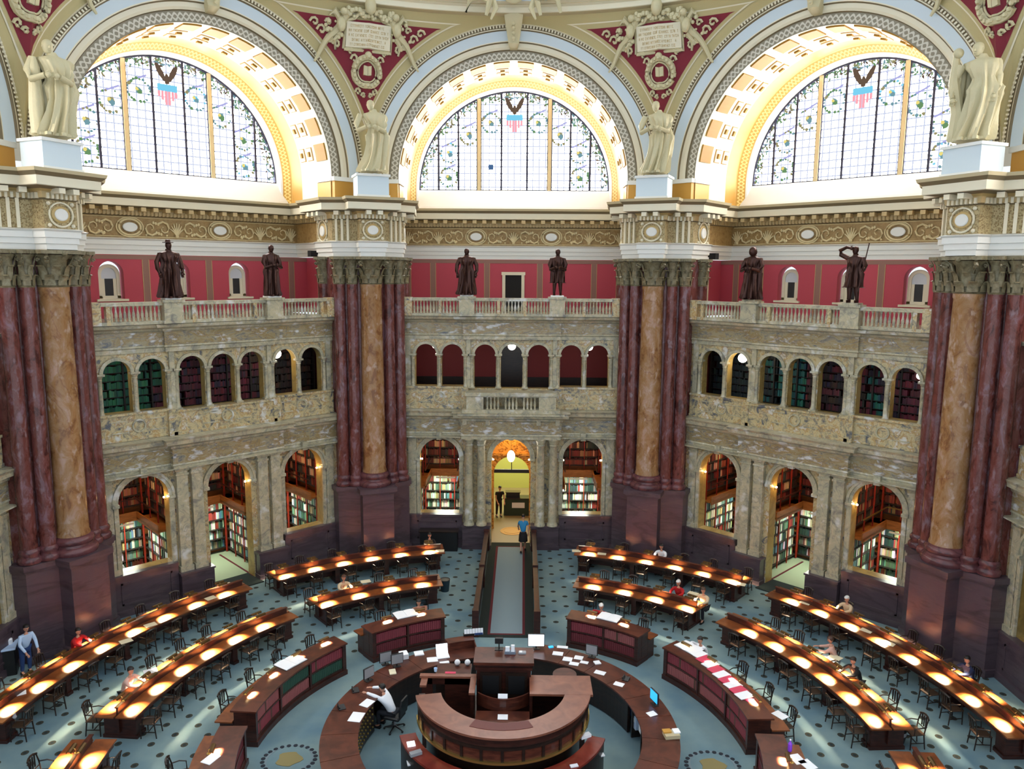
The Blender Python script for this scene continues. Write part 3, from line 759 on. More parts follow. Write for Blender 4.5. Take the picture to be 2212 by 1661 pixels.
# small arched windows of the red wall, and the door in the middle bay
wn = 6
def f_swin(b):
    b.use(MT['cream'])
    for i in range(14):
        a0, a1 = pi*i/14, pi*(i+1)/14
        P = [(r*cos(a), y, 13.15+r*sin(a)) for a in (a0, a1) for r in (.3, .44) for y in (21.3, 21.42)]
        b.add(P, [(0, 4, 6, 2), (0, 1, 5, 4), (2, 6, 7, 3)])
    for s in (-1, 1): b.box(min(s*.3, s*.44), max(s*.3, s*.44), 21.3, 21.42, 12.15, 13.15)
    b.box(-.44, .44, 21.3, 21.42, 12.12, 12.26); b.box(-.62, .62, 20.88, 21.35, 12.04, 12.13)
def f_swin_shade(b):
    b.v = [(.3*cos(pi*i/12), 21.36, 13.15+.3*sin(pi*i/12)) for i in range(13)]+[(-.3, 21.36, 12.98), (.3, 21.36, 12.98)]; b.face(list(range(15)))
def f_swin_pane(b): b.box(-.3, -.17, 21.34, 21.4, 12.2, 12.98); b.box(.17, .3, 21.34, 21.4, 12.2, 12.98)
def f_swin_dark(b): b.box(-.17, .17, 21.37, 21.4, 12.26, 12.98)
for a in (-45, 45):
    for u in (-2.8, 0, 2.8):
        o = empty('window_%d' % wn, Matrix.Rotation(rotz_of(a), 3, 'Z') @ Vector((u, 0, 0)), rotz_of(a), kind='structure'); wn += 1
        inst('swin', f_swin, 'window_frame', None, o); inst('swins', f_swin_shade, 'window_shade', 'shade', o)
        inst('swinp', f_swin_pane, 'window_sash', 'cream', o); inst('swind', f_swin_dark, 'pane', 'black', o)
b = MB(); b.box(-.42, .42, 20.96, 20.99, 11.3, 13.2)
dr = b.build('door_1', MT['blackdoor'], kind='structure')
b = MB(); b.box(-.58, -.42, 20.9, 21.0, 11.3, 13.36); b.box(.42, .58, 20.9, 21.0, 11.3, 13.36); b.box(-.62, .62, 20.88, 21.0, 13.2, 13.36)
b.build('door_frame', MT['cream'], dr)

# ---------------------------------------------------------------- piers
def Ptf(v): return [(t, 16.6+n) for t, n in v]
HALF = [(-1.27, 2.80), (-1.50, 2.26), (-2.03, 2.02), (-1.64, .69), (-1.58, .42), (-.55, -.05), (-.55, -.6)]
PATH = Ptf(HALF+[(-t, n) for t, n in reversed(HALF)])
def f_pier_ent(b):
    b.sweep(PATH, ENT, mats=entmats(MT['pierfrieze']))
    b.use(MT['cream']); top = [p for p in PATH]
    b.prism(top, 16.5, 16.56); b.prism(top, 13.98, 14.02)
    for p, q in zip(PATH, PATH[1:]):
        blocks_along(b, p, q, .5, .22, .1, .54, 15.8, 15.97, .12); blocks_along(b, p, q, .16, .08, .08, .17, 15.64, 15.82, .06)
    # oval medallions on the front and flanks
    def med(c, nrm, w, h):
        nx, ny = nrm; tx, ty = -ny, nx; b.use(MT['cream'])
        b.tube([(c[0]+nx*.03+tx*w*1.75*cos(2*pi*j/20), c[1]+ny*.03+ty*w*1.75*cos(2*pi*j/20), 15.15+h*1.95*sin(2*pi*j/20)) for j in range(21)], .035, 5)
        for sx in (-1, 1):
            for sz in (-1, 1): b.ball((c[0]+nx*.02+tx*w*1.75*sx, c[1]+ny*.02+ty*w*1.75*sx, 15.15+h*1.75*sz), .07, 6, 5)
        for k0, mat_, rr in (('dullgold', 1.35, 0), ('white', 1.0, .03)) if False else ((MT['dullgold'], 1.38, .02), (MT['white'], 1.0, .06)):
            b.use(k0)
            R = [[(c[0]+nx*hh+tx*w*mat_*kk*cos(2*pi*j/18), c[1]+ny*hh+ty*w*mat_*kk*cos(2*pi*j/18), 15.15+h*mat_*kk*sin(2*pi*j/18)) for j in range(18)] for kk, hh in ((1, 0), (1, rr), (.85, rr+.02), (.01, rr+.02))]
            b.loft(R, cap=False)
    med((0, 16.6-.63), (0, -1), .24, .2)
    for s in (-1, 1):
        a, c = Vector((s*1.58, 17.02)), Vector((s*.55, 16.55)); m_ = (a+c)/2; d = (c-a).normalized(); nr = Vector((d.y, -d.x)) if s < 0 else Vector((-d.y, d.x))
        m_ = m_+nr*.03
        for t in (-.38, -.12, .14):          # little pilasters on the broken frieze
            p = m_+d*t; b.use(MT['cream'])
            A = [p-d*.05, p+d*.05, p+d*.05+nr*.08, p-d*.05+nr*.08]
            b.add([(v.x, v.y, z) for z in (14.7, 15.64) for v in A], [(0, 1, 2, 3), (0, 4, 5, 1), (1, 5, 6, 2), (2, 6, 7, 3), (3, 7, 4, 0), (4, 7, 6, 5)])
        a, c = Vector((s*1.64, 17.29)), Vector((s*2.03, 18.62)); m_ = (a+c)/2; d = (c-a).normalized(); nr = Vector((-d.y, d.x)) if s < 0 else Vector((d.y, -d.x))
        if (nr.x > 0) == (s < 0): nr = nr
        nr = Vector((abs(nr.x)*s, nr.y if nr.x*s > 0 else -nr.y))
        med(tuple(m_+nr*.03), tuple(nr), .26, .24)
CORE = Ptf([(-1.27, 2.80), (-1.45, 2.26), (-1.95, 2.0), (-1.58, .75), (-1.5, .5), (-.5, .12), (.5, .12), (1.5, .5), (1.58, .75), (1.95, 2.0), (1.45, 2.26), (1.27, 2.8)])
def f_core(b): b.prism(CORE, 0, 14.0)
LOBES = [(-1.36, .36, .27), (-.84, .12, .25), (.84, .12, .25), (1.36, .36, .27), (-1.86, 1.6, .29), (1.86, 1.6, .29)]
def f_lobe(b, k): t, nn, r = LOBES[k]; b.lathe([(r, 3.9), (r, 8), (r*.93, 12.8)], 18, t, 16.6+nn)
def f_shaft(b): b.lathe([(.56, 4.1), (.56, 4.2), (.525, 4.3), (.515, 5), (.505, 8.5), (.465, 12.6), (.49, 12.66), (.49, 12.78)], 32, 0, 16.6)
def torus_base(b, t, nn, r, z0=3.45, z1=4.12, seg=24):
    h = z1-z0
    b.lathe([(r*1.42, z0), (r*1.48, z0+.1*h), (r*1.48, z0+.25*h), (r*1.4, z0+.36*h), (r*1.24, z0+.42*h), (r*1.2, z0+.55*h), (r*1.3, z0+.64*h), (r*1.32, z0+.78*h), (r*1.24, z0+.9*h), (r*1.08, z1)], seg, t, 16.6+nn)
def f_bases(b):
    torus_base(b, 0, 0, .53, 3.5, 4.14, 32)
def f_lbase(b, k): t, nn, r = LOBES[k]; torus_base(b, t, nn, r*.95, 3.5, 4.0, 18)
def f_ped(b):
    def blk(poly, z0, z1): b.prism(Ptf(poly), z0, z1)
    def front(o): return [(-.72-o, -.75-o), (.72+o, -.75-o), (.72+o, .6), (-.72-o, .6)]
    blk(front(.1), 0, .28); blk(front(0), .28, 3.2); blk(front(.06), 3.2, 3.28); blk(front(.14), 3.28, 3.5)
    for s in (-1, 1):
        def fl(o):
            P = [(s*.55, -.18-o), (s*(1.68+o), .18-o*.6), (s*(1.76+o), .5), (s*(2.16+o), 2.0), (s*1.4, 2.3), (s*.4, 1.2)]
            return P if s > 0 else P[::-1]
        blk(fl(.08), 0, .26); blk(fl(0), .26, 3.2); blk(fl(.05), 3.2, 3.28); blk(fl(.1), 3.28, 3.48)
def capital(b, cx, cy, r, z0=12.78, z1=14.0, n=8):
    h = z1-z0
    b.lathe([(r*.98, z0), (r*1.06, z0+.03*h), (r*.88, z0+.06*h), (r*.86, z0+.5*h), (r*.95, z0+.75*h), (r*1.3, z0+.88*h)], 20, cx, cy)
    def leaf(a, zb, zt, rb, out, w):
        rings = []
        for k in range(7):
            t = k/6; z = zb+(zt-zb)*(t if t < .85 else .85-(t-.85)*.6); rr = rb+out*(t**3)+.02; ww = w*(1-.15*t-.55*max(0, t-.6)); th = .07*r
            c, s_ = cos(a), sin(a); x, y = cx+c*rr, cy+s_*rr
            rings.append([(x-s_*ww, y+c*ww, z), (x+c*th*1.4, y+s_*th*1.4, z), (x+s_*ww, y-c*ww, z), (x-c*th*.3, y-s_*th*.3, z)])
        b.loft(rings)
    for i in range(n):
        leaf(2*pi*i/n, z0+.05*h, z0+.4*h, r*.93, r*.4, r*.33*8/n); leaf(2*pi*(i+.5)/n, z0+.2*h, z0+.68*h, r*.92, r*.5, r*.3*8/n)
    for i in range(4):      # corner volutes and abacus
        a = pi/4+i*pi/2; R0 = r*1.75
        pts = []
        for k in range(12):
            t = k/11*2.2*pi; q = r*.24*(1-k/14); pts.append((cx+cos(a)*(R0-r*.2+q*cos(t)), cy+sin(a)*(R0-r*.2+q*cos(t)), z1-.26*h+q*sin(t)))
        b.tube(pts, r*.13, 6)
        b.tube([(cx+cos(a)*r*1.0, cy+sin(a)*r*1.0, z0+.55*h), (cx+cos(a)*r*1.25, cy+sin(a)*r*1.25, z0+.78*h), (cx+cos(a)*r*1.6, cy+sin(a)*r*1.6, z0+.9*h)], r*.09, 5)
        a2 = i*pi/2; b.ball((cx+cos(a2)*r*1.35, cy+sin(a2)*r*1.35, z1-.08*h), r*.2, 8, 6)
    P = []
    for i in range(4):
        a = pi/4+i*pi/2
        for da, rr in ((-.13, 1.86), (.13, 1.86), (pi/4-.25, 1.42), (pi/4+.25, 1.42)): P.append((cx+r*rr*cos(a+da), cy+r*rr*sin(a+da)))
    b.prism(P, z1-.1*h, z1)
def f_capc(b): capital(b, 0, 16.6, .5)
def f_capl(b, k): t, nn, r = LOBES[k]; capital(b, t, 16.6+nn, r*.95, n=6)
def f_blk(b):          # impost blocks under the entablature
    b.prism(Ptf([(-.5, -.5), (.5, -.5), (.5, .2), (-.5, .2)]), 13.98, 14.04)
PN = {-67.5: 'nearest pier on the left, beside the left-hand bay', -22.5: 'pier between the left-hand and middle bays', 22.5: 'pier between the middle and right-hand bays', 67.5: 'nearest pier on the right, beside the right-hand bay'}
for a in PIERS:
    p = empty('marble_pier', (0, 0, 0), rotz_of(a), 'ochre and red marble column cluster, '+PN[a].split(',')[0], 'pier', 'marble piers round the hall')
    inst('ped', f_ped, 'pedestal', 'purple', p); inst('bases', f_bases, 'column_base', 'purple_base', p, smooth=True)
    for k in range(6):
        inst('lobe%d' % k, lambda b, k=k: f_lobe(b, k), 'red_shaft', 'red', p, smooth=True); inst('lbase%d' % k, lambda b, k=k: f_lbase(b, k), 'column_base', 'purple_base', p, smooth=True); inst('capl%d' % k, lambda b, k=k: f_capl(b, k), 'side_capital', 'capital', p, smooth=True)
    inst('core', f_core, 'core', 'red', p); 0
    inst('shaft', f_shaft, 'ochre_shaft', 'ochre', p, smooth=True)
    inst('capc', f_capc, 'capital', 'capital', p, smooth=True)
    inst('pent', f_pier_ent, 'entablature', None, p)

# ---------------------------------------------------------------- spandrels above the piers
CZ = 17.5
def spand(phi, t_or_z, isz=True):
    """point of the curved spandrel: phi degrees off the pier axis, height z"""
    be = R_(22.5-abs(phi)); u = 16.12*math.tan(be); re = 16.12/cos(be)
    ze = CZ+sqrt(max(0, 6.62**2-u*u)); z = t_or_z; t = max(0, min(1, (z-ze)/max(.01, 24.4-ze)))
    r = re+(15.78-re)*t**1.2
    return r, ze
def sp_pt(phi, z, off=0):
    r, _ = spand(phi, z); r -= off; a = R_(phi); return (r*sin(a), r*cos(a), z)
def strip_mesh(b, rr, ztop, off, n=48, m=14, lim=22.5, zmin=None):
    cols = []
    for i in range(n+1):
        phi = -lim+2*lim*i/n; be = R_(22.5-abs(phi)); u = 16.12*math.tan(be)
        lo = CZ+sqrt(max(0, rr*rr-u*u))
        lo = min(lo, ztop); cols.append([sp_pt(phi, lo+(ztop-lo)*j/m, off) for j in range(m+1)])
    for i in range(n):
        if cols[i][0][2] >= ztop-1e-3 and cols[i+1][0][2] >= ztop-1e-3: continue
        for j in range(m): b.add([cols[i][j], cols[i+1][j], cols[i+1][j+1], cols[i][j+1]], [(0, 1, 2, 3)])
def f_span(b):
    b.use(MT['spangold']); strip_mesh(b, 6.62, 24.4, 0)
    b.use(MT['cream']); strip_mesh(b, 6.98, 24.05, .03, n=60)
    b.use(MT['spangold']); strip_mesh(b, 7.03, 24.0, .045, n=60)
    b.use(MT['spandrel_red']); strip_mesh(b, 7.14, 23.82, .06, n=60)
def f_span_orn(b):
    b.use(MT['plaster'])
    def tub(pts, r, seg=6): b.tube([sp_pt(p, z, .12) for p, z in pts], r, seg)
    # wreath
    w = [(1.95*cos(2*pi*i/24), 21.88+.56*sin(2*pi*i/24)) for i in range(25)]; tub(w, .13)
    w = [(1.35*cos(2*pi*i/24), 21.88+.4*sin(2*pi*i/24)) for i in range(25)]; tub(w, .035)
    for i in range(20):
        a = 2*pi*i/20; b.ball(sp_pt(1.95*cos(a), 21.88+.56*sin(a), .24), .085, 6, 4)
    # open book inside the wreath
    for s in (-1, 1):
        P = [sp_pt(s*x, z, o) for x, z, o in ((0.02, 21.72, .12), (.58, 21.76, .2), (.58, 22.12, .2), (.02, 22.08, .12))]; Q = [sp_pt(s*x, z, .04) for x, z in ((.02, 21.72), (.58, 21.76), (.58, 22.12), (.02, 22.08))]
        b.add(P+Q, [(0, 1, 2, 3), (4, 5, 6, 7), (0, 1, 5, 4), (1, 2, 6, 5), (2, 3, 7, 6)])
    # scroll sprays each side and below
    for s in (-1, 1):
        for (p0, z0, R0, dz) in ((1.9, 22.35, .55, .22), (2.6, 22.65, .5, .2), (1.2, 21.1, .4, .18), (.5, 20.95, .3, .12), (8.0, 23.55, .7, .18), (6.9, 23.3, .7, .22), (5.6, 23.0, .7, .22), (4.6, 22.85, .6, .2), (6.0, 23.6, .5, .15)):
            tub([(s*(p0+R0*(1-k/9)*cos(k*.8)), z0+dz*(1-k/9)*sin(k*.8)) for k in range(9)], .055, 5)
        # garland swags and a small winged figure leaning on the tablet
        tub([(s*(3.4+.55*k), 23.95-.22*k-.1*sin(k)) for k in range(9)], [.15, .17, .16, .15, .13, .12, .1, .08, .04])
        c = sp_pt(s*4.25, 23.55, .3); b.ball(c, .19, 8, 6, (1, 1, 1.7)); c = sp_pt(s*4.0, 23.98, .35); b.ball(c, .15, 8, 6)
        tub([(s*4.2, 23.3), (s*4.9, 23.0), (s*4.7, 22.65)], [.12, .1, .05]); tub([(s*4.4, 23.75), (s*5.2, 24.05), (s*5.9, 23.85)], [.12, .14, .03])
        tub([(s*4.4, 23.35), (s*5.3, 23.25), (s*5.6, 22.9)], [.11, .09, .05])
    # tablet frame with arched top
    tub([(-3.5, 22.72), (3.5, 22.72), (3.5, 23.72), (2.2, 23.85), (1.2, 24.12), (-1.2, 24.12), (-2.2, 23.85), (-3.5, 23.72), (-3.5, 22.72)], .09)
    rr_ = random.Random(5)
    for i in range(46): b.ball(sp_pt(-3.6+7.2*rr_.random(), 23.86+.3*rr_.random(), .2), .07+.06*rr_.random(), 6, 4)
    for s in (-1, 1):
        for i in range(16): b.ball(sp_pt(s*(3.5+3.0*rr_.random()), 23.95-.9*rr_.random(), .16), .05+.06*rr_.random(), 6, 4)
    b.ball(sp_pt(0, 24.3, .3), .3, 10, 8, (.8, .8, 1.2)); b.ball(sp_pt(0, 22.5, .15), .16, 8, 6)
def f_span_tab(b):
    R2 = []
    for i in range(13):
        p = -3.35+6.7*i/12; R2.append([sp_pt(p, 22.76, .02), sp_pt(p, 22.78, .2), sp_pt(p, 23.24, .2), sp_pt(p, 23.7, .2), sp_pt(p, 23.72, .02)])
    b.loft(R2)
def f_span_txt(b):      # gilt inscription, too small to read in the photograph
    rnd = random.Random(11)
    for row in range(5):
        z = 23.56-.17*row; p = -3.0+(.25 if row in (0, 4) else 0)+(.5 if row == 3 else 0); e = -p
        while p < e:
            w = rnd.choice((.14, .18, .1, .2))
            if rnd.random() < .16: p += .2; continue
            for (x0, x1, z0, z1) in rnd.choice((((0, .04, 0, .1), (.09, .13, 0, .1), (.02, .1, .04, .06)), ((0, .04, 0, .1), (0, .12, .08, .1), (0, .12, 0, .02)), ((.04, .08, 0, .1), (0, .12, .08, .1)))):
                r0 = [sp_pt(p+x, z+zz, .215) for x, zz in ((x0, z0-.05), (x1, z0-.05), (x1, z1-.05), (x0, z1-.05))]; b.add(r0, [(0, 1, 2, 3)])
            p += w+.04
wl = {}
for i, a in enumerate(PIERS):
    s = inst('span', f_span, 'trim_%d' % (i+1), None, None, rotz=rotz_of(a), kind='structure')
    inst('spano', f_span_orn, 'cartouche_relief', 'plaster', s, smooth=True)
    inst('spant', f_span_tab, 'inscription_tablet', 'cream', s); inst('spanx', f_span_txt, 'inscription', 'dullgold', s)
# ring cornice carrying the dome
b = MB(); RP = [(15.82, 24.36), (15.55, 24.4), (15.5, 24.42), (15.5, 24.62), (15.36, 24.68), (15.36, 24.72), (15.2, 24.78), (15.15, 25.02), (14.95, 25.1), (14.9, 25.3), (14.7, 25.36), (14.66, 25.75), (14.3, 25.85), (14.2, 26.3), (14.6, 26.35)]
RM = ['taupe', 'cream', 'cream', 'cream', 'taupe', 'cream', 'bluewhite', 'cream', 'cream', 'taupe', 'bluewhite', 'cream', 'cream', 'cream']
na = 120
for q in range(len(RP)-1):
    b.use(MT[RM[q]]); o = len(b.v)
    for i in range(na+1):
        a_ = R_(-125+250*i/na)
        for r, z in (RP[q], RP[q+1]): b.v.append((r*sin(a_), r*cos(a_), z))
    for i in range(na): b.face([o+2*i, o+2*i+1, o+2*i+3, o+2*i+2])
ring = b.build('trim_5', None, kind='structure')
b = MB()
for i in range(260):
    a_ = -120+240*i/260; p = pol(14.93, a_, 25.22); b.ball(tuple(p), .07, 5, 4)
b.build('egg_course', MT['cream'], ring)
# relief figures seated on the ring over the middle arch
def f_ring_fig(b):
    for s in (-1, 1):
        c = 14.95
        b.ball((s*1.25, c, 25.1), .26, 10, 8, (1, .8, 1.5)); b.ball((s*1.15, c-.05, 25.65), .19, 10, 8)
        b.tube([(s*1.3, c-.1, 24.85), (s*1.0, c-.25, 24.6), (s*1.15, c-.1, 24.1)], [.17, .14, .07], 7)
        b.tube([(s*1.45, c-.1, 24.85), (s*1.85, c-.2, 24.7), (s*2.0, c-.1, 24.2)], [.17, .13, .06], 7)
        b.tube([(s*1.3, c, 25.4), (s*.9, c-.2, 25.25), (s*.6, c-.1, 25.4)], [.11, .09, .06], 7)
        b.tube([(s*1.4, c, 25.5), (s*1.85, c+.1, 25.7), (s*2.2, c+.1, 25.35), (s*2.15, c+.1, 24.8)], [.1, .22, .18, .04], 7)
        b.tube([(s*.9, c-.05, 24.9), (s*.75, c-.05, 24.4), (s*.95, c-.05, 23.95)], [.1, .13, .04], 6)
    b.ball((0, 15.0, 25.1), .5, 14, 10, (1, .35, 1)); b.ball((0, 14.9, 25.1), .35, 12, 8, (1, .4, 1))
b = MB(); f_ring_fig(b)
b.build('figure_relief', MT['plaster'], ring, smooth=True)

# ---------------------------------------------------------------- small black loudspeakers on the architrave corners
for a, u, lb in ((-45, 5.55, 'small black loudspeaker fixed under the entablature beside the pier left of the middle bay'), (45, -5.55, 'small black loudspeaker fixed under the entablature beside the pier right of the middle bay')):
    o = empty('loudspeaker', (0, 0, 0), rotz_of(a), lb, 'loudspeaker')
    b = MB(); s = 1 if u > 0 else -1; b.box(min(u, u-s*.34), max(u, u-s*.34), 18.55, 18.85, 14.02, 14.3); b.build('case', MT['black'], o)
    b = MB(); b.box(min(u, u+s*.3), max(u, u+s*.3), 18.66, 18.74, 14.12, 14.2); b.build('bracket', MT['black'], o)
# ================================================================== balustrades
def f_baluster(b): b.lathe([(.045, 0), (.06, .02), (.04, .08), (.062, .2), (.058, .28), (.03, .42), (.03, .5), (.055, .55), (.055, .6)], 8)
bal_me = None
def baluster_at(u, d, z, parent, sc=1):
    global bal_me
    if bal_me is None: b = MB(); f_baluster(b); bal_me = b.mesh('baluster', MT['sienna_light'], True)
    o = link('baluster', bal_me, parent, 0, (u, d, z)); o.scale = (1, 1, sc); return o
def f_rail(b):
    b.box(-4.95, 4.95, 16.32, 16.58, 11.32, 11.45); b.box(-4.95, 4.95, 16.3, 16.6, 12.03, 12.17)
def f_posts(b, mid=False):
    for u in (-4.85, 4.85): b.box(u-.2, u+.2, 16.28, 16.62, 11.33, 12.19)
    for u in ((-3.35, -.62, .62, 3.35) if mid else (-4.4, -1.27, 1.27, 4.4)): b.box(u-.07, u+.07, 16.31, 16.59, 11.33, 12.05)
def f_stped(b, u):
    b.box(u-.36, u+.36, 16.16, 16.66, 11.33, 12.16); b.box(u-.42, u+.42, 16.1, 16.7, 12.14, 12.24); b.box(u-.4, u+.4, 16.12, 16.68, 11.33, 11.44)
for a in (-45, 0, 45):
    o = empty('balustrade', (0, 0, 0), rotz_of(a), 'cream marble balustrade along the top of the %s bay below the statues' % VIEW[a], 'balustrade', 'marble balustrades')
    inst('rail', f_rail, 'rail', 'sienna_light', o); b = MB(); f_posts(b, a == 0); b.parts('post', MT['sienna'], o)
    for u in (-2.1, 2.1): b = MB(); f_stped(b, u); b.build('statue_pedestal', MT['sienna_light'], o)
    segs = [(-4.56, -3.5), (-3.2, -2.55), (-1.65, -.78), (-.46, .46), (.78, 1.65), (2.55, 3.2), (3.5, 4.56)] if a == 0 else [(-4.26, -2.56), (-1.66, -1.4), (-1.12, 1.12), (1.4, 1.66), (2.56, 4.26)]
    for s0, s1 in segs:
        n = max(1, round((s1-s0)/.155))
        for i in range(n+1): baluster_at(s0+(s1-s0)*i/n, 16.45, 11.44, o)
o = empty('balustrade', (0, 0, 0), 0, 'short balcony balustrade in front of the three middle gallery arches of the middle bay', 'balustrade')
b = MB(); b.box(-1.3, 1.3, 15.96, 16.1, 7.56, 7.64); b.build('rail', MT['sienna_light'], o)
for g in range(3):
    for i in range(4): baluster_at(-1.12+g*.86+i*.17, 16.06, 6.97, o, 1.0)

# ================================================================== human figures (one skinned surface each)
def skel(name, pts, edges, mat, parent=None, root=None, sub=2, smooth_=True):
    """pts {key: (x,y,z,r)}; edges [(a,b)]"""
    keys = list(pts); idx = {k: i for i, k in enumerate(keys)}
    me = bpy.data.meshes.new(name); me.from_pydata([pts[k][:3] for k in keys], [(idx[a], idx[b]) for a, b in edges], [])
    o = bpy.data.objects.new(name, me); COL.objects.link(o)
    sk = o.modifiers.new('Skin', 'SKIN'); sk.use_smooth_shade = True
    for i, k in enumerate(keys):
        d = me.skin_vertices[0].data[i]; r = pts[k][3]; d.radius = (r, r*(pts[k][4] if len(pts[k]) > 4 else 1)); d.use_root = (k == root) if root else (i == 0)
    ss = o.modifiers.new('Sub', 'SUBSURF'); ss.levels = sub; ss.render_levels = sub
    me.materials.append(mat)
    if parent: o.parent = parent
    return o
def chain(*ks): return list(zip(ks, ks[1:]))
def ring_head(b, c, r=.1, turn=0, tilt=0):
    """head with brow, nose, chin, ears and eyes; faces -Y before turning"""
    Mx = Matrix.Translation(c) @ Matrix.Rotation(turn, 4, 'Z') @ Matrix.Rotation(tilt, 4, 'X')
    rings = []
    for z, w, f, bk in ((-1.2, .35, .55, .2), (-1.05, .52, .78, .3), (-.75, .68, .88, .55), (-.4, .8, .9, .85), (0, .86, .93, 1.05), (.3, .87, .98, 1.12), (.65, .82, .88, 1.08), (.95, .62, .62, .85), (1.15, .3, .3, .45), (1.2, .05, .05, .1)):
        rings.append([(r*w*sin(2*pi*i/14), (-r*f if cos(2*pi*i/14) > 0 else -r*bk)*cos(2*pi*i/14), r*z) for i in range(14)])
    b.loft(rings, M=Mx)
    b.loft([[(-.1*r, -.86*r, .15*r), (.1*r, -.86*r, .15*r), (0, -.98*r, .18*r)], [(-.2*r, -.85*r, -.32*r), (.2*r, -.85*r, -.32*r), (0, -1.28*r, -.3*r)], [(-.12*r, -.85*r, -.42*r), (.12*r, -.85*r, -.42*r), (0, -.95*r, -.44*r)]], M=Mx)
    for s in (-1, 1):
        b.ball((s*.86*r, .05*r, -.05*r), .22*r, 6, 5, (.4, .8, 1.2), M=Mx)
    b.tube([(-.3*r, -.82*r, -.68*r), (0, -.94*r, -.66*r), (.3*r, -.82*r, -.68*r)], .07*r, 5, M=Mx)
    return Mx
def f_face(b, Mx, r):
    for s in (-1, 1): b.ball((s*.34*r, -.88*r, .08*r), .1*r, 6, 4, M=Mx)
def f_hair(b, Mx, r, long=False):
    rings = []
    for z, w, f, bk in ((-.7 if long else -.25, .8, -.3, 1.05), (.2, .95, -.15, 1.22), (.6, .95, .5, 1.22), (.8, .88, .95, 1.15), (1.1, .68, .72, .95), (1.28, .35, .35, .5), (1.32, .04, .04, .06)):
        rings.append([(r*w*sin(2*pi*i/14), (-r*f if cos(2*pi*i/14) > 0 else -r*bk)*cos(2*pi*i/14), r*z) for i in range(14)])
    b.loft(rings, M=Mx)
def hand_pts(P, E, pre, wrist, dirv, side, curl=.5):
    """palm, four unequal bent fingers and a thumb leaving the side of the palm"""
    w = Vector(wrist); d = Vector(dirv).normalized(); up_ = Vector((0, 0, 1))
    if abs(d.z) > .9: up_ = Vector((0, -1, 0))
    lat = d.cross(up_).normalized()*side; dn = -(lat.cross(d)).normalized()*side
    if dn.z > 0: dn = -dn
    palm = w+d*.07; P[pre+'p'] = (*palm, .03, .6); E.append((pre+'w', pre+'p'))
    for i, (o, ln) in enumerate(((-.033, .062), (-.011, .075), (.011, .07), (.033, .055))):
        k0 = palm+d*.03+lat*o; k1 = k0+(d+dn*curl*.6)*ln*.55; k2 = k1+(d*.6+dn*curl*1.3)*ln*.5
        P[pre+'a%d' % i] = (*k0, .0105); P[pre+'b%d' % i] = (*k1, .0095); P[pre+'c%d' % i] = (*k2, .008)
        E += [(pre+'p', pre+'a%d' % i), (pre+'a%d' % i, pre+'b%d' % i), (pre+'b%d' % i, pre+'c%d' % i)]
    t0 = w+d*.03-lat*.038; t1 = t0+d*.035-lat*.02; P[pre+'t0'] = (*t0, .012); P[pre+'t1'] = (*t1, .0095); E += [(pre+'w', pre+'t0'), (pre+'t0', pre+'t1')]
